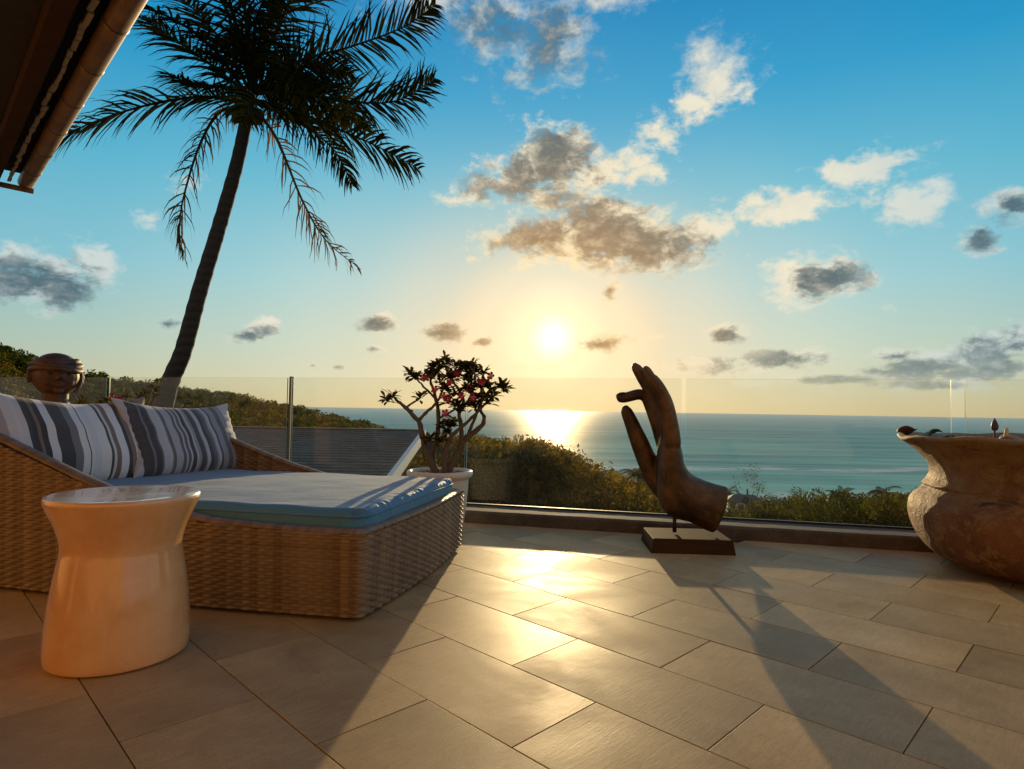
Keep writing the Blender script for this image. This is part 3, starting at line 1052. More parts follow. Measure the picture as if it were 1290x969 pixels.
# ------------------------------------------------------------------ wicker daybed
BU = np.array([-cos(R(12)), sin(R(12)), 0])          # from the foot towards the head
BV = np.array([sin(R(12)), cos(R(12)), 0])           # from the near side towards the far side
B0 = np.array([-.520, 2.160, 0])
LEN, WID = 1.98, 1.215
bed = tag(empty('daybed', tuple(B0)), 'brown woven wicker daybed with sloping arms on the tiled terrace', 'daybed')


def rim_h(t):
    return np.interp(t, [-.1, 0, .3, .60, .80, 1.0, 1.2, 1.4, 1.6, 1.8, 2.1], [.303, .303, .306, .320, .352, .40, .462, .532, .60, .655, .675])


def outline(n_per_m=80):
    """footprint (t, v) running anticlockwise seen from above, bowed foot, rounded corners"""
    pts = []
    c = .022
    for t in np.linspace(LEN - .1, c, 60):
        pts.append((t, -.030 * sin(pi * np.clip(t / LEN, 0, 1)) ** 1.0))
    for k in range(1, 7):
        a = R(90 * k / 7)
        pts.append((c - c * sin(a), c - c * cos(a)))
    for v in np.linspace(c, WID - c, 50):
        pts.append((-.035 * sin(pi * v / WID), v))
    for k in range(1, 7):
        a = R(90 * k / 7)
        pts.append((c - c * cos(a), WID - c + c * sin(a)))
    for t in np.linspace(c, LEN - .1, 60):
        pts.append((t, WID + .030 * sin(pi * np.clip(t / LEN, 0, 1))))
    for k in range(1, 7):
        a = R(90 * k / 7)
        pts.append((LEN - .1 + .1 * sin(a), WID - .1 + .1 * cos(a)))
    for v in np.linspace(WID - .1, .1, 40):
        pts.append((LEN, v))
    for k in range(1, 7):
        a = R(90 * k / 7)
        pts.append((LEN - .1 + .1 * cos(a), .1 - .1 * sin(a)))
    P = np.array(pts)
    P = np.vstack([P, P[:1]])
    s = np.concatenate([[0], np.cumsum(np.linalg.norm(np.diff(P, axis=0), axis=1))])
    return P, s


OP, OS = outline()
PER = OS[-1]


def at_outline(s):
    t = np.interp(s, OS, OP[:, 0])
    v = np.interp(s, OS, OP[:, 1])
    e = .01
    dt = np.interp((s + e) % PER, OS, OP[:, 0]) - np.interp((s - e) % PER, OS, OP[:, 0])
    dv = np.interp((s + e) % PER, OS, OP[:, 1]) - np.interp((s - e) % PER, OS, OP[:, 1])
    L = np.hypot(dt, dv) + 1e-9
    return t, v, -dv / L * -1, dt / L * -1    # outward normal (t, v)


def wicker_wall(name, inner):
    ps, pw, ns, nw = .031, .0118, 5, 4
    stakes = int(PER / ps)
    stakes -= stakes % 2
    cols = stakes * ns
    rows_n = int(.70 / pw)
    s = np.arange(cols) / cols * PER
    zi = np.arange(rows_n * nw + 1)
    Sg, Zi = np.meshgrid(s, zi, indexing='ij')
    zz = .012 + Zi * pw / nw
    t, v, nt_, nv_ = at_outline(Sg)
    # normal must point out of the footprint
    sgn = np.sign((t - LEN / 2) * nt_ + (v - WID / 2) * nv_)
    nt_, nv_ = nt_ * sgn, nv_ * sgn
    row = np.minimum(Zi // nw, rows_n - 1)
    fr = (Zi % nw) / nw
    fr = np.where(Zi == rows_n * nw, 0.0, fr)
    prof = np.sqrt(np.maximum(0, 1 - (2 * fr - 1) ** 2))          # half-round strand
    ph = np.sin(pi * (Sg / PER * stakes) + pi * row)
    disp = prof * (.0038 + .0068 * ph) - (1 - prof) * .003
    top = rim_h(t)
    zc = np.minimum(zz, top)
    flare = .012 * zc / .3
    off = (-.052 - disp if inner else disp) + flare
    T, Vv = t + nt_ * off, v + nv_ * off
    P = BU * T[..., None] + BV * Vv[..., None]
    P[..., 2] = zc
    gi = np.arange(P.shape[0] * P.shape[1]).reshape(P.shape[:2])
    keep = (zz[:, :-1] < top[:, :-1])
    a, b2 = gi, np.roll(gi, -1, axis=0)
    F = np.stack([a[:, :-1], b2[:, :-1], b2[:, 1:], a[:, 1:]], -1)
    if inner:
        F = F[..., ::-1]
        keep = keep & (zz[:, :-1] > .25) & ((t[:, :-1] > 1.2) | (v[:, :-1] > WID - .2) & (t[:, :-1] > .5))
    keep = keep & np.roll(keep, -1, axis=0) | keep
    F = F[keep]
    used = np.unique(F)
    remap = np.full(gi.size, -1)
    remap[used] = np.arange(len(used))
    o = link_mesh(name, P.reshape(-1, 3)[used], remap[F], M['wicker'], bed, True)
    rr = np.random.RandomState(9 if inner else 6)
    rowtone = rr.uniform(.0, 1, rows_n)
    staketone = rr.uniform(-.35, .35, stakes)
    tone = .25 * rowtone[row] + .40 + .55 * staketone[np.clip((Sg / PER * stakes).astype(int), 0, stakes - 1)]
    tone += rr.uniform(-.06, .06, tone.shape)
    at = o.data.attributes.new('strand', 'FLOAT', 'POINT')
    at.data.foreach_set('value', np.clip(tone, 0, 1).reshape(-1)[used].astype(np.float32))
    o['kind'] = 'stuff'
    return o


wicker_wall('wicker_shell', False)
wicker_wall('wicker_lining', True)
# braided rim over the top of the walls
ss = np.linspace(0, PER, 520)
t, v, nt_, nv_ = at_outline(ss)
sgn = np.sign((t - LEN / 2) * nt_ + (v - WID / 2) * nv_)
t2, v2 = t - nt_ * sgn * .022, v - nv_ * sgn * .022
RP = BU * t2[:, None] + BV * v2[:, None]
RP[:, 2] = rim_h(t) + .002
brd = .0245 + .0005 * np.sin(ss / .012)
ro = MB().tube(RP, np.stack([brd * 1.25, brd * .55], 1), 10, cap=False, ref=(0, 0, 1)).build('rim', M['wicker'], bed, True)
at = ro.data.attributes.new('strand', 'FLOAT', 'POINT')
at.data.foreach_set('value', (np.random.RandomState(3).uniform(.25, .7, 520).repeat(10)).astype(np.float32))
fb = MB()
fb.add([tuple(BU * a + BV * b + np.array([0, 0, .2])) for a, b in ((.03, .03), (.03, WID - .03), (LEN - .05, WID - .03), (LEN - .05, .03))], [(0, 1, 2, 3)])
fb.build('seat_platform', M['dark_wood'], bed)
for (a, b) in ((.12, .12), (.12, WID - .12), (LEN - .15, .12), (LEN - .15, WID - .12)):
    MB().box(tuple(BU * a + BV * b + np.array([0, 0, .008])), (.06, .06, .016), bev=.003).build('foot', M['dark_iron'], bed)

# mattress: soft box, puckered along its seams
def soft_box(name, a0, a1, b0, b1, z0, z1, r, nA, nB, m):
    """grid wrapped over a rounded cushion (top and sides), local origin on BU/BV axes"""
    def edge(n):
        return np.concatenate([[-1 - .9, -1 - .6, -1 - .3], np.linspace(-1, 1, n), [1 + .3, 1 + .6, 1 + .9]])
    ea, eb = edge(nA), edge(nB)
    A, Bb = np.meshgrid(ea, eb, indexing='ij')
    ca, cb = (a0 + a1) / 2, (b0 + b1) / 2
    ha, hb = (a1 - a0) / 2, (b1 - b0) / 2
    H = z1 - z0
    ov_a, ov_b = np.maximum(np.abs(A) - 1, 0) / .9, np.maximum(np.abs(Bb) - 1, 0) / .9
    ov = np.maximum(ov_a, ov_b)
    x = np.clip(A, -1, 1) * ha
    y = np.clip(Bb, -1, 1) * hb
    # rounded corners in plan
    k = .10
    dx, dy = np.maximum(np.abs(x) - (ha - k), 0), np.maximum(np.abs(y) - (hb - k), 0)
    d = np.hypot(dx, dy)
    over = np.where(d > k, k / np.maximum(d, 1e-9), 1)
    x = np.sign(x) * (np.minimum(np.abs(x), ha - k) + dx * over)
    y = np.sign(y) * (np.minimum(np.abs(y), hb - k) + dy * over)
    de = np.minimum(ha - np.abs(x), hb - np.abs(y))
    z = z1 - r * (1 - np.sqrt(np.clip(1 - (1 - np.clip(de / r, 0, 1)) ** 2, 0, 1))) * .9
    z = z + .012 * np.cos(x / ha * 1.4) * np.cos(y / hb * 1.4)
    z = np.where(ov > 0, z1 - r * .9 - (H - r * .9) * ov, z)
    bulge = np.sin(ov * pi) * .010
    x = x + np.sign(A) * bulge * (ov_a > 0)
    y = y + np.sign(Bb) * bulge * (ov_b > 0)
    rr = np.random.RandomState(12)
    ripple = np.zeros_like(x)
    for q in range(26):
        kx, ky, phs = rr.uniform(-26, 26), rr.uniform(-26, 26), rr.uniform(0, 6.28)
        ripple += np.sin(kx * x + ky * y + phs) / 26 ** .5
    pk = np.exp(-(de / .09) ** 2)
    z = z + ripple * .0014 + ripple * pk * .0014 * (ov == 0)
    pucker = np.sin(y * 95 + 2 * np.sin(y * 21)) * np.exp(-((x + ha) / .07) ** 2) * .0014 * (1 + np.sin(y * 31))
    z = z + pucker * (ov == 0)
    P = BU * (ca + x)[..., None] + BV * (cb + y)[..., None]
    P[..., 2] = z
    gi = np.arange(P.shape[0] * P.shape[1]).reshape(P.shape[:2])
    F = np.stack([gi[:-1, :-1], gi[1:, :-1], gi[1:, 1:], gi[:-1, 1:]], -1).reshape(-1, 4)[:, ::-1]
    # drop folded corner quads outside both edges
    return P.reshape(-1, 3), F


V, F = soft_box('mattress', .015, 1.86, .045, WID - .045, .225, .378, .032, 150, 110, None)
mt = link_mesh('mattress', V + B0, F, M['mattress'], None, True)
tag(mt, 'blue fabric mattress lying in the wicker daybed, half in sunlight', 'mattress')
seam = MB()
c = .09
loop = []
for (ca, cb, a0) in ((.015 + c, .045 + c, 180), (1.86 - c, .045 + c, 270), (1.86 - c, WID - .045 - c, 0), (.015 + c, WID - .045 - c, 90)):
    for k in range(0, 91, 10):
        loop.append((ca + c * cos(R(a0 + k)), cb + c * sin(R(a0 + k))))
loop.append(loop[0])
lp = np.array([BU * a + BV * b + B0 + np.array([0, 0, .352]) for a, b in loop])
seam.tube(lp, .0045, 6, cap=False).build('piping', M['mattress'], mt, True)

# ------------------------------------------------------------------ pillows
def pillow(name, m, w_, h_, th, seed, slump):
    n = 64
    u = np.sin(np.linspace(-1, 1, n) * pi / 2 * .98) / sin(pi / 2 * .98)
    U, W = np.meshgrid(u, u, indexing='ij')
    pin = .055
    rr = np.random.RandomState(seed)
    rip = np.zeros_like(U)
    for q in range(18):
        rip += np.sin(rr.uniform(-11, 11) * U + rr.uniform(-11, 11) * W + rr.uniform(0, 6.28)) / 4.2
    crease = np.sin(U * 34 + 3 * np.sin(W * 3 + seed)) * np.exp(-((W + .93) / .16) ** 2) + np.sin(W * 27 + seed) * np.exp(-((np.abs(U) - .95) / .12) ** 2)
    x = U * w_ / 2 * (1 - pin * (1 - W ** 2))
    z = W * h_ / 2 * (1 - pin * 1.2 * (1 - U ** 2)) + slump * (U ** 2 - .3) * .03
    prof = (np.clip(1 - np.abs(U) ** 2.6, 0, 1) * np.clip(1 - np.abs(W) ** 2.6, 0, 1)) ** .55
    y = th / 2 * prof * (1 - .25 * W)
    y = y + (rip * .0045 + crease * .005) * prof ** .35
    ear = np.clip((np.abs(U) + np.abs(W) - 1.75) / .25, 0, 1)
    x, z = x * (1 + .035 * ear), z * (1 + .05 * ear)
    bend = slump * .02 * np.sin(U * 2.2 + 1)
    front = np.stack([x, -y + bend, z + h_ / 2], -1)
    back = np.stack([x, y * .8 + bend, z + h_ / 2], -1)
    gi = np.arange(n * n).reshape(n, n)
    F1 = np.stack([gi[:-1, :-1], gi[1:, :-1], gi[1:, 1:], gi[:-1, 1:]], -1).reshape(-1, 4)
    V = np.concatenate([front.reshape(-1, 3), back.reshape(-1, 3)])
    o = link_mesh(name, V, [F1, F1[:, ::-1] + n * n], m, None, True)
    return o


def place_pillow(o, a, v, z, lean, yaw, tilt):
    """lower edge centre at (a, v) on the daybed, face turned to the foot, leaning back"""
    p = B0 + BU * a + BV * v
    o.matrix_world = (Matrix.Translation((p[0], p[1], z)) @ Matrix.Rotation(R(78 + yaw), 4, 'Z')
                      @ Matrix.Rotation(R(-lean), 4, 'X') @ Matrix.Rotation(R(tilt), 4, 'Y'))


pa = pillow('throw_pillow', M['stripes_a'], .80, .44, .19, 3, 1.0)
place_pillow(pa, 1.55, .36, .378, 26, -9, 2)
tag(pa, 'white and grey striped throw pillow nearest the stool, on the daybed', 'pillow', 'striped pillows on the daybed')
pb = pillow('throw_pillow', M['stripes_b'], .74, .42, .15, 7, .6)
place_pillow(pb, 1.43, .93, .372, 26, -8, 1)
tag(pb, 'darker charcoal striped throw pillow at the far arm of the daybed', 'pillow', 'striped pillows on the daybed')

# ------------------------------------------------------------------ ceramic stool
prof = curve([(0.0, .001), (.15, .0012), (.178, .003), (.188, .018), (.188, .08), (.182, .16), (.173, .23), (.163, .29), (.1585, .325), (.163, .355),
              (.176, .395), (.192, .432), (.2025, .458), (.2045, .468), (.2015, .4765), (.19, .4785), (.10, .4785), (0, .4790)], 110)
prof[:, 0] = np.maximum(prof[:, 0], 0)
st = MB().lathe([tuple(q) for q in prof], 96).build('side_table', M['ceramic'], None, True)
st.location = (-1.172, 1.868, 0)
tag(st, 'glazed orange cream ceramic stool with pinched waist beside the daybed', 'stool')

# ------------------------------------------------------------------ weathered urn
up = curve([(.0, .012), (.25, .010), (.285, .004), (.345, .014), (.425, .045), (.492, .098), (.540, .172), (.566, .255), (.566, .315), (.545, .352), (.512, .385),
            (.500, .398), (.506, .410), (.496, .424), (.482, .445), (.476, .475), (.484, .515), (.512, .558), (.560, .604), (.602, .632), (.612, .645), (.604, .656),
            (.575, .658), (.545, .640), (.50, .590), (.47, .55)], 90)
up[:, 0] = np.maximum(up[:, 0], 0)
ub = MB().lathe([tuple(q) for q in up], 96)
V = ub.v[0]
rr = np.random.RandomState(7)
ang = np.arctan2(V[:, 1], V[:, 0])
rad = np.hypot(V[:, 0], V[:, 1])
wob = .010 * np.sin(ang * 2 + 1) + .004 * np.sin(ang * 21 + 3 * np.sin(V[:, 2] * 40)) * np.sin(V[:, 2] * 55 + ang * 7) + .006 * np.sin(ang * 5 + V[:, 2] * 9) + .003 * np.sin(ang * 13 + V[:, 2] * 30)
chip = np.where(V[:, 2] > .62, .008 * np.sin(ang * 9 + .7) * np.sin(ang * 4), 0)
V[:, 0] *= 1 + wob
V[:, 1] *= 1 + wob
V[:, 2] += chip
urn = ub.build('urn', M['terracotta'], None, True)
urn.location = (2.575, 2.93, 0)
tag(urn, 'large weathered terracotta urn with flared rim at the right of the terrace', 'urn')
MB().lathe([(0, .575), (.25, .578), (.498, .585)], 48).build('soil', M['soil'], urn, True)
UC = Vector((2.575, 2.93, 0))


def lily_pad(name, x, y, z, r, tx, ty, rz, m, label, cat, curl=.15):
    n, k = 20, 6
    V, F = [], []
    for j in range(k + 1):
        q = j / k
        for i in range(n + 1):
            a = R(12) + (2 * pi - R(24)) * i / n
            rad = r * q * (1 + .06 * sin(5 * a))
            V.append((rad * cos(a), rad * sin(a), curl * r * q * q * (1 + .5 * sin(3 * a + 1)) + .004))
    N1 = len(V)
    V += [(a, b, c - .004) for a, b, c in V]
    for j in range(k):
        for i in range(n):
            p0 = j * (n + 1) + i
            F.append((p0, p0 + 1, p0 + n + 2, p0 + n + 1))
            F.append((p0 + N1 + n + 1, p0 + N1 + n + 2, p0 + N1 + 1, p0 + N1))
    for i in range(n):
        p0 = k * (n + 1) + i
        F.append((p0, p0 + 1, p0 + N1 + 1, p0 + N1))
    o = link_mesh(name, V, F, m, None, True)
    o.location = UC + Vector((x, y, z))
    o.rotation_euler = (R(tx), R(ty), R(rz))
    tag(o, label, cat)
    return o


lily_pad('lily_leaf', -.535, .07, .668, .058, 40, 18, 200, M['lily_leaf'], 'round green leaf cupped over the rim of the urn', 'leaf', -.5)
lily_pad('lily_leaf', -.545, .20, .664, .045, 10, 20, 100, M['lily_bud'], 'dark curled leaf tip at the outermost edge of the urn rim', 'leaf', .3)
lily_pad('lily_leaf', -.505, -.06, .664, .072, 16, 14, 60, M['lily_dry'], 'withered golden brown leaf folded on the urn rim', 'leaf', -.45)
lily_pad('lily_leaf', -.30, -.19, .662, .06, 24, 10, 20, M['lily_dry'], 'brown leaf on the urn close to the frame edge', 'leaf', -.4)
bud = MB().tube(curve([(0, 0, -.13), (.002, 0, -.06), (0, .002, 0), (0, .002, .006)], 10), .0042, 8).build('lily_bud', M['lily_bud'], None, True)
MB().lathe([tuple(q) for q in curve([(.001, 0), (.010, .004), (.0145, .018), (.012, .034), (.006, .048), (.001, .058)], 16)], 14).build('bud_head', M['lily_bud'], bud, True)
bud.location = UC + Vector((-.395, -.18, .69))
tag(bud, 'dark closed flower bud standing up from the urn', 'flower bud')
stump = MB().tube([(0, 0, -.08), (0, 0, 0), (.004, 0, .028), (.007, .001, .035)], [.009, .009, .008, .004], 10).build('cut_stem', M['straw'], None, True)
stump.location = UC + Vector((-.345, -.18, .668))
tag(stump, 'short pale cut stem beside the bud in the urn', 'stem')


# ------------------------------------------------------------------ bronze hand on a wooden plinth
def remesh(o, voxel, smooth_it=6):
    m = o.modifiers.new('merge', 'REMESH')
    m.mode = 'VOXEL'
    m.voxel_size = voxel
    m.use_smooth_shade = True
    s = o.modifiers.new('soften', 'SMOOTH')
    s.factor = .5
    s.iterations = smooth_it
    return o


hand = tag(empty('hand_sculpture', (.985, 3.43, 0), R(-3)), 'dark bronze sculpture of a raised hand, thumb meeting bent forefinger, on a wooden block', 'sculpture')
K = .00128


def hpt(cx, cy, y):
    return ((cx - 388) * K, y, (815 - cy) * K + .079)


def sphere_pts(mb, c, r, n=14):
    V, F = [], []
    for i in range(n + 1):
        for j in range(n):
            th, ph = pi * i / n, 2 * pi * j / n
            V.append((c[0] + r[0] * sin(th) * cos(ph), c[1] + r[1] * sin(th) * sin(ph), c[2] + r[2] * cos(th)))
    for i in range(n):
        for j in range(n):
            j2 = (j + 1) % n
            F.append((i * n + j, (i + 1) * n + j, (i + 1) * n + j2, i * n + j2))
    mb.add(V, F)


hm = MB()


def limb(pts, inplane, depth, n=26, seg=18):
    """tube with its first section axis in depth (y) and the second in the picture plane"""
    P = curve([hpt(*q) for q in pts], n)
    ip = np.interp(np.linspace(0, 1, n), np.linspace(0, 1, len(inplane)), inplane) * K
    dp = np.interp(np.linspace(0, 1, n), np.linspace(0, 1, len(depth)), depth)
    T = np.gradient(P, axis=0)
    T /= np.linalg.norm(T, axis=1)[:, None]
    V, F = [], []
    for i in range(n):
        a = np.array([0, 1.0, 0])
        a = a - T[i] * (a @ T[i])
        a /= np.linalg.norm(a)
        b = np.cross(T[i], a)
        for k in range(seg):
            t = 2 * pi * k / seg
            V.append(P[i] + a * dp[i] * cos(t) + b * ip[i] * sin(t))
    for i in range(n - 1):
        for k in range(seg):
            k2 = (k + 1) % seg
            F.append((i * seg + k, i * seg + k2, (i + 1) * seg + k2, (i + 1) * seg + k))
    F.append(tuple(reversed(range(seg))))
    F.append(tuple((n - 1) * seg + k for k in range(seg)))
    hm.add(V, F)


limb([(533, 711, 0), (470, 690, 0), (400, 655, 0), (345, 600, 0), (320, 530, 0), (314, 460, 0), (309, 395, 0), (298, 330, 0)],
     [106, 101, 94, 80, 60, 52, 38, 12], [.095, .098, .105, .115, .125, .125, .115, .07])
limb([(420, 700, 0), (340, 680, 0), (305, 620, 0), (300, 560, 0)], [70, 66, 44, 30], [.08, .09, .09, .07])
limb([(322, 500, -.045), (313, 420, -.095), (300, 330, -.098), (282, 250, -.096), (250, 182, -.092), (228, 142, -.09), (221, 127, -.089)], [15, 37, 34, 32, 29, 20, 8], [0.012, .033, .033, .031, .028, .02, .009])
limb([(318, 500, -.02), (310, 420, -.032), (293, 310, -.034), (264, 220, -.034), (228, 150, -.033), (208, 105, -.032), (203, 88, -.032)], [15, 37, 35, 32, 28, 19, 8], [0.012, .034, .034, .033, .029, .02, .009])
limb([(316, 500, .02), (306, 420, .033), (284, 310, .033), (248, 215, .034), (200, 135, .034), (170, 92, .034), (161, 72, .034)], [15, 37, 35, 33, 29, 22, 8], [0.012, .034, .034, .034, .03, .022, .009])
limb([(316, 510, .045), (302, 430, .094), (275, 345, .096), (245, 265, .096), (222, 222, .096), (190, 211, .095), (140, 224, .093), (108, 229, .092), (90, 210, .091)], [13, 35, 31, 29, 26, 25, 24, 22, 5], [0.012, .033, .033, .031, .029, .028, .026, .02, .006])
limb([(330, 650, .075), (275, 590, .10), (232, 510, .105), (195, 425, .102), (160, 342, .098), (136, 288, .095), (130, 262, .094)], [60, 52, 46, 41, 33, 27, 11], [.06, .052, .044, .038, .032, .026, .012])
ho = hm.build('hand', M['bronze'], hand, True)
remesh(ho, .006, 8)
# nails on the backs of the four fingers and the thumb
for (cx, cy, y, ang, L, wd) in ((243, 148, -.0905, 42, .026, .017), (221, 112, -.0325, 30, .026, .018), (184, 92, .034, 38, .027, .018), (112, 207, .092, 100, .024, .017), (122, 282, .094, -18, .028, .019)):
    nm = MB()
    sphere_pts(nm, (0, 0, 0), (.006, wd, L), 12)
    no = nm.build('nail', M['bronze'], hand, True)
    no.location = hpt(cx, cy, y)
    no.rotation_euler = (0, R(-ang), 0)
# plinth, rod
pl = MB()
hx, hy = .222, .17
pl.add([(-hx, -hy, 0), (hx, -hy, 0), (hx, hy, 0), (-hx, hy, 0), (-hx + .012, -hy + .012, .072), (hx - .012, -hy + .012, .072), (hx - .012, hy - .012, .072), (-hx + .012, hy - .012, .072),
        (-hx + .018, -hy + .018, .076), (hx - .018, -hy + .018, .076), (hx - .018, hy - .018, .076), (-hx + .018, hy - .018, .076)],
       [(3, 2, 1, 0), (0, 1, 5, 4), (1, 2, 6, 5), (2, 3, 7, 6), (3, 0, 4, 7), (4, 5, 9, 8), (5, 6, 10, 9), (6, 7, 11, 10), (7, 4, 8, 11), (8, 9, 10, 11)])
pl.build('plinth', M['dark_wood'], hand)
MB().tube([hpt(338, 812, .0), hpt(338, 780, .0), hpt(338, 720, .0)], [.0115, .0105, .0105], 12).build('support_rod', M['dark_iron'], hand, True)

# ------------------------------------------------------------------ terracotta head on a pedestal behind the daybed
FACE = math.atan2(-3.6, 2.70) + R(10)
hd = tag(empty('head_statue', (-2.715, 3.62, 0), FACE + pi / 2), 'brown clay head with wrapped headband behind the striped pillows', 'statue')
hb = MB()                       # local: -y is the way the face looks


def sp(c, r):
    sphere_pts(hb, c, r, 18)


zc = .905
sp((0, 0, zc), (.150, .150, .138))
sp((0, -.01, zc - .05), (.118, .125, .095))
sp((-.055, -.085, zc - .035), (.045, .045, .045))
sp((.055, -.085, zc - .035), (.045, .045, .045))
hb.tube([(0, -.135, zc + .035), (0, -.158, zc + .002), (0, -.168, zc - .014)], [.012, .016, .017], 10)
sp((-.017, -.152, zc - .018), (.013, .012, .010))
sp((.017, -.152, zc - .018), (.013, .012, .010))
sp((0, -.142, zc - .060), (.034, .012, .008))
sp((0, -.138, zc - .073), (.026, .012, .009))
sp((0, -.115, zc - .105), (.034, .025, .024))
hb.tube([(-.085, -.118, zc + .040), (-.05, -.142, zc + .050), (-.018, -.146, zc + .040)], .010, 8)
hb.tube([(.085, -.118, zc + .040), (.05, -.142, zc + .050), (.018, -.146, zc + .040)], .010, 8)
for s in (-1, 1):
    sp((s * .158, -.005, zc + .0), (.020, .020, .038))
    sp((s * .162, -.005, zc - .035), (.014, .014, .018))
hb.tube([(0, 0, .62), (0, 0, .74), (0, 0, .84)], [.12, .085, .085], 18)
remesh(hb.build('face', M['head'], hd, True), .006, 2)
for s in (-1, 1):
    e = MB()
    sphere_pts(e, (s * .052, -.132, zc + .018), (.021, .012, .010), 10)
    e.build('eye', M['dark_iron'], hd, True)
# wound headband: twisted rolls round the brow
for k, (z, r, th, ph) in enumerate(((.052, .150, .020, 0), (.080, .143, .021, 1), (.106, .120, .024, 2))):
    tt = np.linspace(0, 2 * pi, 60)
    MB().tube([((r + .004 * sin(3 * a + ph)) * cos(a), (r + .004 * sin(3 * a + ph)) * sin(a), zc + z + .012 * sin(a * 2 + ph) * (1 if k else .7)) for a in tt], th, 10, cap=False).build('headband', M['head'], hd, True)
cp = MB()
sphere_pts(cp, (0, 0, zc + .085), (.130, .130, .092), 18)
cp.build('cap', M['head'], hd, True)
for s, z1 in ((1, -.10),):
    MB().tube(curve([(.148, -.03, zc + .05), (.150, -.035, zc - .02), (.132, -.045, zc - .08), (.10, -.06, zc - .115)], 14), [.013] * 10 + [.012, .010, .008, .004], 8).build('hanging_band', M['head'], hd, True)
MB().box((0, 0, .1975), (.30, .30, .845), bev=.012).build('pedestal', M['concrete'], hd)
hd.scale = (.8, .8, .8)
hd.location.z = .181 - .001


# ------------------------------------------------------------------ desert roses in pots
def blade(L, wd, nseg=4, curl=.25):
    """spatula leaf pointing along +x, widest near the tip"""
    V, F = [], []
    for i in range(nseg + 1):
        q = i / nseg
        w2 = wd * (.18 + .82 * sin(pi * min(q ** 1.6, 1) * .86)) * (1 if q < .99 else .35)
        V += [(L * q, -w2, -curl * L * q * q + .15 * w2), (L * q, 0, -curl * L * q * q - .10 * w2), (L * q, w2, -curl * L * q * q + .15 * w2)]
    for i in range(nseg):
        a = i * 3
        F += [(a, a + 3, a + 4, a + 1), (a + 1, a + 4, a + 5, a + 2)]
    return np.array(V), F


def rot_to(d, roll):
    d = np.array(d, float)
    d /= np.linalg.norm(d)
    q = Vector(d).to_track_quat('X', 'Z').to_matrix() @ Matrix.Rotation(roll, 3, 'X')
    return np.array(q)


def desert_rose(name, loc, label, branches, tips, flowers, pot_prof, leaf_n, leaf_L, seed, soil_z, pot_mat):
    rr = np.random.RandomState(seed)
    root = tag(empty(name, loc), label, 'potted plant')
    MB().lathe([tuple(q) for q in pot_prof], 64).build('pot', pot_mat, root, True)
    so = MB().lathe([(0, soil_z + .004), (.08, soil_z + .006), (pot_prof[-1][0] - .001, soil_z)], 40)
    for k in range(140):
        a, q = rr.uniform(0, 2 * pi), (pot_prof[-1][0] - .02) * rr.uniform(0, 1) ** .5
        s = rr.uniform(.004, .011)
        so.box((q * cos(a), q * sin(a), soil_z + .006), (s * 1.6, s * 1.2, s), rz=rr.uniform(0, 3), bev=s * .3)
    so.build('pebbles', M['soil'], root)['kind'] = 'stuff'
    stem = MB()
    for pts, r0, r1 in branches:
        n = max(8, 5 * len(pts))
        P = curve(pts, n)
        P = P + np.cumsum(rr.normal(0, .0014, P.shape), axis=0)
        stem.tube(P, np.linspace(r0, r1, n) * (1 + .1 * np.sin(np.arange(n) * 1.7)), 9)
    stem.build('stem', M['adenium_bark'], root, True)
    for c in tips:
        lf = MB()
        n = leaf_n + rr.randint(-3, 4)
        for k in range(n):
            a = 2.4 * k + rr.uniform(0, .6)
            el = rr.uniform(-.25, 1.2)
            d = (cos(a) * cos(el), sin(a) * cos(el), sin(el))
            V, F = blade(leaf_L * rr.uniform(.6, 1.15), leaf_L * .20 * rr.uniform(.8, 1.2), 4, rr.uniform(.05, .4))
            lf.add(V @ rot_to(d, rr.uniform(-.5, .5)).T + np.array(c) + rr.normal(0, .006, 3), F)
        lf.build('leaf_cluster', M['adenium'], root, True)
    for c in flowers:
        fm = MB()
        ax = rot_to((rr.uniform(-.4, .4), -1, rr.uniform(0, .5)), 0)
        for k in range(5):
            V, F = blade(.026, .010, 4, -.2)
            a = 2 * pi * k / 5
            Q = np.array([[0, 0, 1], [cos(a), -sin(a), 0], [sin(a), cos(a), 0]], float)
            B_ = np.stack([V[:, 2] * 1.0 + .012 * (V[:, 0] / .026), V[:, 0] * cos(a) - V[:, 1] * sin(a), V[:, 0] * sin(a) + V[:, 1] * cos(a)], 1)
            fm.add(B_ @ ax.T + np.array(c), F)
        fm.build('flower', M['flower'], root, True)
    return root


rq = np.random.RandomState(21)
dep = {}


def ap(cx, cy, y=None):
    if y is None:
        y = rq.uniform(-.10, .10)
    return ((cx - 455) * .00101, y, (800 - cy) * .00101 + .358)


def br(L, y0, y1, r0, r1):
    n = len(L)
    return ([ap(cx, cy, y0 + (y1 - y0) * i / (n - 1)) for i, (cx, cy) in enumerate(L)], r0, r1)


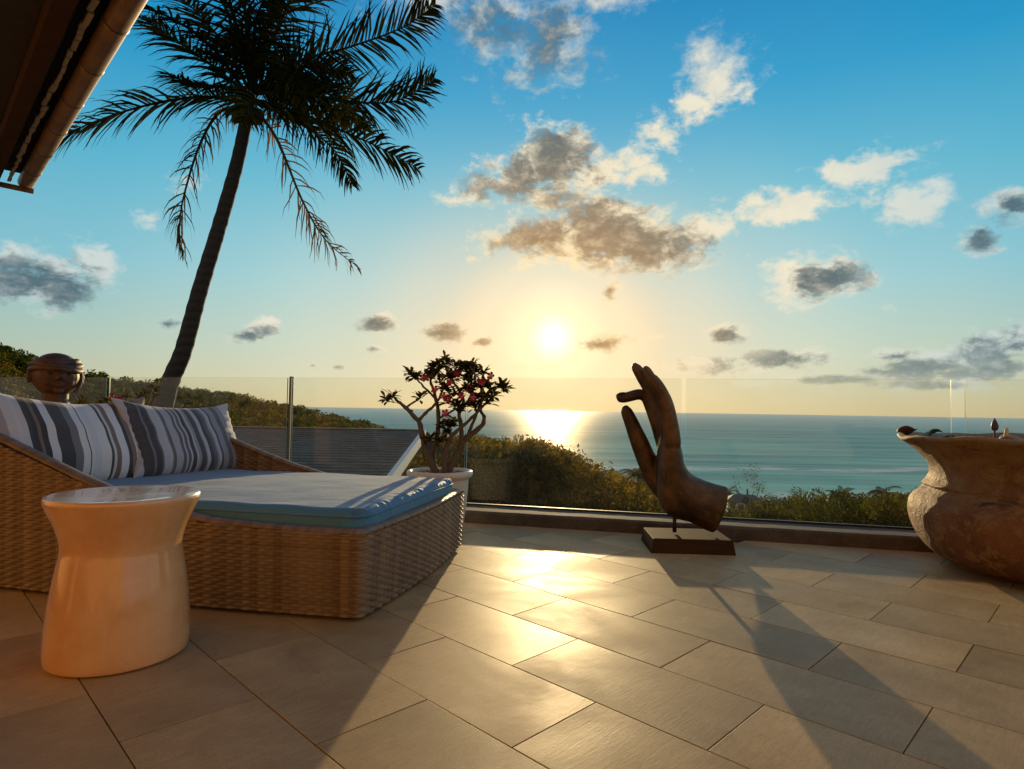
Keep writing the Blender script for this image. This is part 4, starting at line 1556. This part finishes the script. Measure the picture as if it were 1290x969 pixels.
branches = [
    br([(435, 810), (378, 690), (345, 570), (326, 490), (240, 400), (185, 355)], 0, -.06, .024, .008),
    br([(326, 485), (370, 440), (412, 400), (450, 330), (470, 250)], -.03, .06, .011, .006),
    br([(285, 430), (250, 400), (290, 370), (318, 350)], -.04, .03, .008, .005),
    br([(425, 805), (405, 690), (430, 545), (425, 400), (398, 300), (372, 235), (390, 170)], .03, .08, .019, .006),
    br([(412, 345), (345, 282), (292, 228)], .06, .02, .008, .005),
    br([(478, 810), (488, 695), (512, 600), (560, 547), (640, 480), (720, 400), (745, 375)], -.02, -.09, .017, .006),
    br([(495, 805), (560, 690), (602, 600), (690, 522), (702, 470), (680, 425), (690, 345)], .02, .09, .024, .006),
    br([(585, 650), (578, 540), (566, 440), (592, 370), (562, 300), (505, 232), (472, 140)], .03, -.03, .015, .005),
    br([(570, 430), (640, 332), (662, 220), (630, 160)], .0, -.07, .010, .005),
    br([(565, 305), (612, 240), (575, 140)], -.01, .08, .008, .005),
    br([(612, 590), (640, 500), (700, 360), (758, 280), (815, 272)], .05, -.02, .012, .005),
    br([(700, 330), (690, 240), (712, 190)], .02, .05, .007, .004),
    br([(432, 470), (520, 440), (575, 415)], .05, -.06, .008, .005),
    br([(512, 600), (470, 585), (405, 590)], -.03, -.08, .006, .004),
    br([(500, 640), (490, 590), (488, 560)], -.02, .04, .006, .004),
    br([(505, 690), (515, 560), (520, 500)], .0, .05, .006, .004)]
tips = [ap(*q) for q in [(165, 345, -.06), (130, 365, -.02), (322, 345, .03), (288, 222, .02), (265, 205, -.03), (390, 160, .08), (430, 150, .02), (470, 118, -.02), (520, 140, .05), (575, 130, .08),
                         (622, 152, -.06), (655, 180, .03), (712, 180, .05), (745, 285, -.04), (812, 268, -.02), (835, 285, .03), (745, 372, -.09), (690, 335, .09), (605, 300, .02), (640, 262, -.08),
                         (495, 375, .04), (510, 225, -.03), (440, 240, .08), (565, 410, -.06), (402, 592, -.08), (490, 555, .04), (455, 610, -.05), (370, 215, .05), (540, 190, -.08), (600, 220, .06),
                         (545, 320, -.05), (470, 290, .06), (690, 270, .02), (770, 330, .03), (640, 395, .05), (520, 495, .05), (430, 200, -.06), (580, 180, .0), (660, 400, -.04)]]
tips += [(t[0] + rq.normal(0, .022), t[1] + rq.uniform(-.07, .07), t[2] + rq.normal(.004, .02)) for t in tips[3::2]]
flowers = [ap(*q) for q in [(345, 228, -.04), (362, 222, .0), (758, 208, -.02), (478, 338, -.09), (495, 352, -.08), (650, 348, -.10), (492, 440, -.08), (560, 200, -.10), (640, 290, -.10), (700, 250, -.08), (430, 300, -.09), (590, 340, -.11), (520, 260, -.10)]]
pot_prof = curve([(.0, .0), (.12, .0), (.135, .004), (.15, .05), (.165, .15), (.174, .25), (.178, .315), (.185, .328), (.197, .338), (.203, .352), (.200, .368), (.190, .374), (.178, .372), (.170, .362), (.168, .345)], 60)
desert_rose('desert_rose', (-.435, 3.76, 0), 'gnarled desert rose with pink flowers in a round white pot by the railing', branches, tips, flowers, pot_prof, 22, .060, 5, .352, M['white_pot'])

rq = np.random.RandomState(33)
b2, t2 = [], []
for k in range(9):
    a = 2 * pi * k / 9
    rr_ = rq.uniform(.18, .36)
    z1 = rq.uniform(.40, .54)
    mid = (.4 * rr_ * cos(a), .4 * rr_ * sin(a), .35 + .4 * z1 - .1)
    tip = (rr_ * cos(a), rr_ * sin(a), .34 + z1)
    b2.append(([(.03 * cos(a), .03 * sin(a), .34), mid, tip], .016, .005))
    t2 += [tip, (tip[0] * 1.15 + rq.uniform(-.05, .05), tip[1] + rq.uniform(-.05, .05), tip[2] + rq.uniform(-.08, .05)), ((mid[0] + tip[0]) / 2 + rq.uniform(-.06, .06), (mid[1] + tip[1]) / 2, (mid[2] + tip[2]) / 2 + .06)]
desert_rose('desert_rose', (-2.86, 4.50, 0), 'low spreading desert rose behind the daybed, beside the clay head', b2, t2, [(.10, -.28, .80), (.13, -.27, .78)], pot_prof, 9, .055, 8, .352, M['white_pot'])

# ------------------------------------------------------------------ coconut palm
PC = np.array([-4.03, 9.0, 5.25])                      # heart of the crown
palm = tag(empty('coconut_palm', (-5.55, 9.0, -3.9)), 'tall leaning coconut palm in dark silhouette against the sky', 'palm tree')
PL = np.array([5.55, -9.0, 3.9])
tp = curve([(-5.55, 9.0, -4.0), (-5.42, 9.0, -1.5), (-5.13, 9.0, .75), (-4.88, 9.0, 1.55), (-4.67, 9.0, 2.45), (-4.42, 9.0, 3.4), (-4.19, 9.0, 4.35), (-4.07, 9.0, 5.05), (-4.03, 9, 5.45)], 70)
tr = np.interp(np.linspace(0, 1, 70), [0, .1, .45, .75, .95, 1], [.20, .14, .113, .093, .085, .09])
tr = tr * (1 + .035 * np.sin(np.arange(70) * 2.6))
MB().tube(tp + PL, tr, 16).build('trunk', M['bark'], palm, True)


def frond(pts, n_leaf, L, roll, seed, m, droop=.35, scrappy=0.0, wd=.018):
    """rachis through pts (offsets from the crown heart); two ranks of leaflets"""
    rr = np.random.RandomState(seed)
    P = curve([np.array(q) + PC + PL for q in pts], 40)
    mb = MB()
    mb.tube(P, np.linspace(.030, .004, 40), 5, cap=False)
    T = np.gradient(P, axis=0)
    T /= np.linalg.norm(T, axis=1)[:, None]
    for side in (-1, 1):
        for k in range(n_leaf):
            q = .10 + .90 * (k + rr.uniform(-.3, .3)) / n_leaf
            if rr.uniform() < scrappy * .55:
                continue
            i = min(int(q * 39), 38)
            p, t = P[i] + (P[i + 1] - P[i]) * (q * 39 - i), T[i]
            up = np.array([0, 0, 1.0]) - t * t[2]
            if np.linalg.norm(up) < .15:
                up = np.array([-1, 0, 0.]) - t * (-t[0])
            up /= np.linalg.norm(up)
            sd = np.cross(t, up)
            sdir = sd * cos(roll) * side + up * sin(roll) * side
            ln = L * (.35 + .65 * sin(pi * min(.12 + q * .86, 1)) ** .8) * rr.uniform(.75, 1.1)
            if q > .9:
                ln *= .7
            fwd = .45 + .75 * q + rr.normal(0, .12)
            d = sdir + t * fwd + up * .15 + rr.normal(0, .10 + .25 * scrappy, 3)
            d /= np.linalg.norm(d)
            g0 = np.array([0, 0, -1.0])
            pts_l = [p]
            dd = d.copy()
            ns = 4
            for s in range(ns):
                dd = dd + g0 * droop * 1.5 * (s + .3) / ns * (1 + scrappy) + rr.normal(0, .07, 3)
                if scrappy:
                    dd = dd + rr.normal(0, .22 * scrappy, 3)
                dd /= np.linalg.norm(dd)
                pts_l.append(pts_l[-1] + dd * ln / ns)
            wv = np.cross(d, up)
            wv = wv * .8 + up * .5 + rr.normal(0, .35, 3)
            wv -= d * (wv @ d)
            wv /= np.linalg.norm(wv) + 1e-9
            ww = [wd * .6, wd, wd * .85, wd * .5, .002]
            V = []
            for s in range(ns + 1):
                V += [pts_l[s] - wv * ww[s], pts_l[s] + wv * ww[s]]
            mb.add(V, [(2 * s, 2 * s + 1, 2 * s + 3, 2 * s + 2) for s in range(ns)])
    return mb.build('frond', m, palm)


U_ = 9.0 / 767


def fp(px, py, dy=0.0):
    return ((px - 312) * U_, dy, (138 - py) * U_)


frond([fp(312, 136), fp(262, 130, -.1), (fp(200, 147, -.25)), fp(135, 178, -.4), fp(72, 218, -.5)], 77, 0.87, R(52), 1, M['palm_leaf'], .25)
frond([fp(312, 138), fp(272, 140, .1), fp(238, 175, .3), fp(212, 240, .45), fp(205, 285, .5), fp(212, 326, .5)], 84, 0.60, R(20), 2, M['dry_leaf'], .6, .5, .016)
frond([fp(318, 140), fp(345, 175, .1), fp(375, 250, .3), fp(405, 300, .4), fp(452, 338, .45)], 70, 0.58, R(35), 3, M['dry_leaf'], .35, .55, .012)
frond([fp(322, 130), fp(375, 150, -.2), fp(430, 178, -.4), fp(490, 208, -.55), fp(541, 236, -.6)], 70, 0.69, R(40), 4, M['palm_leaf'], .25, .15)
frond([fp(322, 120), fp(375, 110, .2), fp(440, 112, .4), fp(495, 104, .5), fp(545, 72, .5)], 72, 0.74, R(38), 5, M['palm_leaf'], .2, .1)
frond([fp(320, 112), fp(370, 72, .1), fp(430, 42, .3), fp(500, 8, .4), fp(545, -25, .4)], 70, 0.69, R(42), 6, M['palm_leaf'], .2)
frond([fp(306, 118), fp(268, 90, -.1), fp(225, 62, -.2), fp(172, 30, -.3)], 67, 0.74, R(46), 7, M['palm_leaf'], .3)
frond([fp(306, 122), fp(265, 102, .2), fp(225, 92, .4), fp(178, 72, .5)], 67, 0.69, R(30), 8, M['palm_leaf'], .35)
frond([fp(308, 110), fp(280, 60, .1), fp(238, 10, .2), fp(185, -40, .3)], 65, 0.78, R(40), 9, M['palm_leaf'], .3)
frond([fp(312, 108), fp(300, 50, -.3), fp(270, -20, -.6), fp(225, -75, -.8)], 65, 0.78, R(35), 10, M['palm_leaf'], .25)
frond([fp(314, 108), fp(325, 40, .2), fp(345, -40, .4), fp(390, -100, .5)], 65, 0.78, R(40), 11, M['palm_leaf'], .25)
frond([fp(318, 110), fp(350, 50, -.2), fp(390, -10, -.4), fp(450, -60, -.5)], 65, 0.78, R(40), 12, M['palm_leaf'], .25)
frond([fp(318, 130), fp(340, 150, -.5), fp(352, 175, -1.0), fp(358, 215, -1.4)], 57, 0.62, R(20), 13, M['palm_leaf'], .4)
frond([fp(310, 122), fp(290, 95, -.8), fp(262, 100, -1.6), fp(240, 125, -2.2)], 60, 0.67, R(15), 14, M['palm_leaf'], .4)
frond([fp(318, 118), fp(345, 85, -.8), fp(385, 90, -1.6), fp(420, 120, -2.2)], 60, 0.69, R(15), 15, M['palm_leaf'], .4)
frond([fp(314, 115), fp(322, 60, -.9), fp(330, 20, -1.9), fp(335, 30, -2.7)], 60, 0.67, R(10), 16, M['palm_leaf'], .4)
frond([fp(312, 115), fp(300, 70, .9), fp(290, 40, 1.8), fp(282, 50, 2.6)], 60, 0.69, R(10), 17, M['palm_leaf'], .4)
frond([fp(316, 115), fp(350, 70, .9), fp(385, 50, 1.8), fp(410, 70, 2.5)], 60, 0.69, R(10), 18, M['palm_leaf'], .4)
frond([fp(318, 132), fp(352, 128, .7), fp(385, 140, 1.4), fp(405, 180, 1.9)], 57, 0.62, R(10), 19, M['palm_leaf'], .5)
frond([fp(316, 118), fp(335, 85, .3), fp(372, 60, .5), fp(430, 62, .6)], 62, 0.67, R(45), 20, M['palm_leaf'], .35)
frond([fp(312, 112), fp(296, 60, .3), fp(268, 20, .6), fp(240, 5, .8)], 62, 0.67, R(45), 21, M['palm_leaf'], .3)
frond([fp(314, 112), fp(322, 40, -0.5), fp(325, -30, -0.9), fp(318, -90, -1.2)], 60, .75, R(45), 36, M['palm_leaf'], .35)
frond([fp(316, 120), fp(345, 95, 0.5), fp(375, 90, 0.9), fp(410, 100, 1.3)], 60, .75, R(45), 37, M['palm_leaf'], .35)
for k in range(7):
    a = k * 2.399
    sphere_pts_mb = MB()
    sphere_pts(sphere_pts_mb, tuple(PC + PL + np.array([.16 * cos(a), .16 * sin(a), -.12 - .05 * (k % 3)])), (.075, .075, .095), 10)
    sphere_pts_mb.build('coconut', M['dry_leaf'], palm, True)


# ------------------------------------------------------------------ vegetation beyond the terrace
def leaf_quads(c, n, size, rr, up=.35):
    """n leaf quads at random attitudes round centres c (n,3)"""
    N = rr.normal(0, 1, (n, 3))
    N[:, 2] = np.abs(N[:, 2]) * .8 + up
    N /= np.linalg.norm(N, axis=1)[:, None]
    a = np.cross(N, rr.normal(0, 1, (n, 3)))
    a /= np.linalg.norm(a, axis=1)[:, None] + 1e-9
    b = np.cross(N, a)
    s = size * rr.uniform(.6, 1.35, (n, 1))
    return np.stack([c - a * s, c + b * s * .5 - a * s * .1, c + a * s, c - b * s * .5 + a * s * .1], 1)


def crown(rr, H, W, n_clump, per, leaf, base=.35):
    """leaf cloud of one tree, unit placed at the origin: uneven clumps through an ellipsoid shell"""
    out = []
    zc, hz = H * (base + 1) / 2, H * (1 - base) / 2
    for k in range(n_clump):
        d = rr.normal(0, 1, 3)
        d /= np.linalg.norm(d)
        d[2] = d[2] * .9 + .1
        q = rr.uniform(.25, 1.0) ** .6
        c = np.array([d[0] * W / 2 * q, d[1] * W / 2 * q, zc + d[2] * hz * q])
        cr = W * rr.uniform(.10, .20)
        m = int(per * rr.uniform(.6, 1.4))
        p = rr.normal(0, 1, (m, 3))
        p /= np.linalg.norm(p, axis=1)[:, None]
        p = p * (rr.uniform(.2, 1, (m, 1)) ** .5) * cr * np.array([1.15, 1.15, .8])
        out.append(leaf_quads(c + p, m, leaf, rr))
    return np.concatenate(out)


def wood(name, items, m, label, cat, per_tree, seed):
    """one mass of tree crowns: items = (x, y, z, H, W)"""
    rr = np.random.RandomState(seed)
    protos = [crown(rr, 1, 1, per_tree[0], per_tree[1], per_tree[2], .28) for _ in range(9)]
    Q = []
    for i, (x, y, z, H, W) in enumerate(items):
        p = protos[i % 9]
        a = rr.uniform(0, 6.28)
        ca, sa_ = cos(a), sin(a)
        R2 = np.array([[ca, sa_, 0], [-sa_, ca, 0], [0, 0, 1]])
        Q.append((p @ R2) * np.array([W, W, H]) + np.array([x, y, z]))
    V = np.concatenate(Q).reshape(-1, 3)
    F = np.arange(len(V)).reshape(-1, 4)
    o = link_mesh(name, V, F, m)
    tn = np.concatenate([np.full(len(q) * 4, t) for q, t in zip(Q, rr.uniform(.06, 1, len(Q)))])
    at = o.data.attributes.new('tone', 'FLOAT', 'POINT')
    at.data.foreach_set('value', tn.astype(np.float32))
    tag(o, label, cat, kind='stuff')
    return o


SKY_A = [-75, -52, -44, -42.8, -40.2, -38.8, -37.4, -35, -32.3, -27.8, -24.2, -21.7, -19, -16.3, -13.5, -10.6, -8.4, -6.2, -4, -2.4, -.3, 1.8, 3.4, 5.3, 7.1, 9.3, 11.5, 12.9, 14.5, 15.7, 18.8, 20, 22.6, 24.2, 25.7, 26.9, 28.7, 29.8, 31.2, 32.5, 33.8, 36, 45, 75]
SKY_E = [.14, .12, .105, .0964, .079, .068, .054, .049, .0395, .029, .0214, .0105, .0004, -.0088, -.0208, -.0368, -.0428, -.0424, -.042, -.042, -.043, -.044, -.056, -.062, -.082, -.096, -.105, -.116, -.138, -.149, -.152, -.135, -.124, -.127, -.112, -.117, -.112, -.114, -.108, -.105, -.104, -.098, -.09, -.09]


def sky_e(a):
    return np.interp(a, SKY_A, SKY_E)


rw = np.random.RandomState(40)
left_i, mid_i, right_i = [], [], []
while len(left_i) < 1500:
    a = rw.uniform(-46, -6.5)
    Rr = np.interp(a, [q[0] for q in RIDGE], [q[1] for q in RIDGE])
    r = Rr * rw.uniform(.30, 1.10) ** .75
    if r < 60:
        continue
    x, y = r * sin(R(a)), r * cos(R(a))
    z = float(ground_z(np.array(x), np.array(y)))
    H = rw.uniform(5.0, 8.5)
    lim = .75 + r * (sky_e(a) + rw.normal(0, .0016) - .001) - z
    H = min(H, lim)
    if H > 2.5:
        left_i.append((x, y, z - .3, H, rw.uniform(5, 9)))
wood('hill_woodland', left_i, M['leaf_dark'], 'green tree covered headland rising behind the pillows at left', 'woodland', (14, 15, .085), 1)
while len(mid_i) < 310:
    a = rw.uniform(-11, 17)
    r = (28 ** 1.4 + (88 ** 1.4 - 28 ** 1.4) * rw.uniform()) ** (1 / 1.4)
    x, y = r * sin(R(a)), r * cos(R(a))
    if x < -1.5 and y < 19:
        continue
    z = float(ground_z(np.array(x), np.array(y)))
    H = rw.uniform(5.5, 11)
    lim = .75 + r * (sky_e(a) - .004 - abs(rw.normal(0, .006)) - (.03 if r < 32 else 0)) - z
    H = min(H, lim)
    if H > 1.4:
        mid_i.append((x, y, z - .2, H, min(H, 7) * rw.uniform(.6, .95)))
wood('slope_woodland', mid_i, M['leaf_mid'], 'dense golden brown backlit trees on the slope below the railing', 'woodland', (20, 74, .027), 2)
while len(right_i) < 330:
    a = rw.uniform(15, 44)
    r = rw.uniform(105, 222)
    x, y = r * sin(R(a)), r * cos(R(a))
    z = float(ground_z(np.array(x), np.array(y)))
    if z < -38.9 or abs(a - 21.2) < 1.6 and r > 150:
        continue
    H = rw.uniform(12, 21)
    lim = .75 + r * (sky_e(a) + .004 - abs(rw.normal(0, .010))) - z
    H = min(H, lim)
    if H > 2:
        right_i.append((x, y, z - .2, H, H * rw.uniform(.4, .7)))
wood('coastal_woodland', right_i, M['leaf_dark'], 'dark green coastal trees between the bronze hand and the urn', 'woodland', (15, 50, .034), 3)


def stand(az, e, r, sink=0.0):
    x, y = r * sin(R(az)), r * cos(R(az))
    z = float(ground_z(np.array(x), np.array(y)))
    return x, y, z, .75 + r * e - z


def broad_tree(az, e, r, W, label, seed, m='leaf_mid', open_=False, group=None):
    rr = np.random.RandomState(seed)
    x, y, z, H = stand(az, e, r)
    root = tag(empty('broadleaf_tree', (x, y, z)), label, 'tree', group)
    n, per, lf = (22, 34, .022 * W + .06) if not open_ else (34, 26, .016 * W + .05)
    Q = crown(rr, H, W, n, per, lf, .40 if not open_ else .30)
    V = Q.reshape(-1, 3)
    link_mesh('crown', V, np.arange(len(V)).reshape(-1, 4), M[m], root)
    t = MB()
    rad = .022 * H + .05
    t.tube(curve([(0, 0, -.5), (rr.uniform(-.2, .2), 0, H * .3), (rr.uniform(-.4, .4), rr.uniform(-.3, .3), H * .7)], 12), np.linspace(rad, rad * .4, 12), 7)
    for k in range(7):
        a = k * 2.4
        h0 = H * rr.uniform(.25, .55)
        t.tube(curve([(0, 0, h0), (.2 * W * cos(a), .2 * W * sin(a), h0 + .12 * H), (.38 * W * cos(a), .38 * W * sin(a), h0 + rr.uniform(.2, .4) * H)], 8), np.linspace(rad * .5, rad * .12, 8), 5)
    t.build('trunk', M['bark'], root, True)
    return root


def small_palm(az, e, r, L, label, seed, m='leaf_mid', group=None):
    rr = np.random.RandomState(seed)
    x, y, z, H = stand(az, e, r)
    root = tag(empty('palm_tree', (x, y, z)), label, 'palm tree', group)
    top = np.array([rr.uniform(-.5, .5), 0, H - L * .35])
    MB().tube(curve([(0, 0, -.5), (top[0] * .3, 0, H * .5), tuple(top)], 14), np.linspace(.16, .10, 14), 8).build('trunk', M['bark'], root, True)
    V = []
    for k in range(17):
        a = 2.399 * k
        el = rr.uniform(-.3, 1.1)
        d = np.array([cos(a) * cos(el), sin(a) * cos(el), sin(el)])
        p, pts = top.copy(), []
        for s in range(9):
            pts.append(p.copy())
            d = d + np.array([0, 0, -.16])
            d /= np.linalg.norm(d)
            p = p + d * L / 9
        for s in range(1, 9):
            t = pts[s] - pts[s - 1]
            t /= np.linalg.norm(t)
            sd = np.cross(t, (0, 0, 1))
            sd /= np.linalg.norm(sd) + 1e-9
            for sg in (-1, 1):
                for q in (0, .5):
                    b0 = pts[s - 1] + (pts[s] - pts[s - 1]) * q
                    tip = b0 + (sd * sg * .8 + t * .7 + np.array([0, 0, -.45])) * L * .26 * (1 - .06 * s)
                    w_ = t * L * .026
                    V += [b0 - w_, b0 + w_, tip + w_ * .4, tip - w_ * .4]
    V = np.array(V)
    link_mesh('fronds', V, np.arange(len(V)).reshape(-1, 4), M[m], root)
    return root


broad_tree(-3.1, -.036, 74, 4.4, 'round topped tree on the ridge just right of the desert rose', 51)
broad_tree(1.7, -.0335, 74, 4.0, 'bushy rounded tree against the glittering water below the sun', 52)
broad_tree(3.5, -.044, 72, 3.0, 'small dark tree crown next right of the bushy one under the sun', 53)
broad_tree(5.6, -.054, 70, 4.6, 'open feathery tree on the slope midway between desert rose and bronze hand', 54, open_=True)
broad_tree(9.2, -.090, 66, 4.0, 'leafy tree crown on the falling slope left of the bronze thumb', 55)
small_palm(11.4, -.086, 62, 2.5, 'spiky little palm standing up just left of the bronze hand', 56)
small_palm(13.2, -.104, 66, 2.2, 'low palm seen behind the thumb of the bronze hand', 57)
small_palm(19.5, -.114, 190, 4.2, 'thin palm top right beside the bronze wrist', 58, 'leaf_dark')
broad_tree(21.15, -.079, 185, 10.0, 'tall sparse tree standing clear of the coastal wood against the sea', 59, 'leaf_dark', True)
broad_tree(22.9, -.116, 182, 9, 'rounded tree just right of the tall sparse tree by the shore', 60, 'leaf_dark')
broad_tree(25.8, -.104, 178, 11, 'broad domed tree in the middle of the coastal wood', 61, 'leaf_dark')
small_palm(28.6, -.106, 175, 5.0, 'palm crown in the coastal wood right of the domed tree', 62, 'leaf_dark')
small_palm(31.2, -.095, 172, 5.2, 'tallest palm of the coastal wood, left of the urn', 63, 'leaf_dark')
small_palm(32.8, -.099, 168, 5.0, 'palm crown half hidden by the flared rim of the urn', 64, 'leaf_dark')
broad_tree(-39.6, .028, 130, 6.5, 'yellowish tree on the hillside left of the clay head', 65, 'leaf_yellow')
broad_tree(-40.0, .058, 190, 9, 'pale olive tree high on the hillside at the left edge', 66, 'leaf_mid')

# beach house under the tall sparse tree
x, y, z, _h = stand(20.9, -.12, 178)
bh = tag(empty('beach_house', (x, y, z), R(-14)), 'small grey roofed beach house below the tall sparse tree', 'house')
hgt = .75 + 178 * -.1325 - z
MB().box((0, 0, hgt * .5 - 1), (9, 6, hgt + 2)).build('wall', M['white_paint'], bh)
rfm = MB().add([(-5.2, -3.6, hgt), (5.2, -3.6, hgt), (5.2, 3.6, hgt), (-5.2, 3.6, hgt), (-2.6, 0, hgt + 1.7), (2.6, 0, hgt + 1.7)],
               [(3, 2, 1, 0), (0, 1, 5, 4), (1, 2, 5), (2, 3, 4, 5), (3, 0, 4)]).build('roof', M['shingle'], bh)
for k in range(4):
    MB().box((-3.3 + 2.2 * k, -3.02, hgt - 1.3), (1.1, .12, 1.3)).build('window', M['dark_iron'], bh)
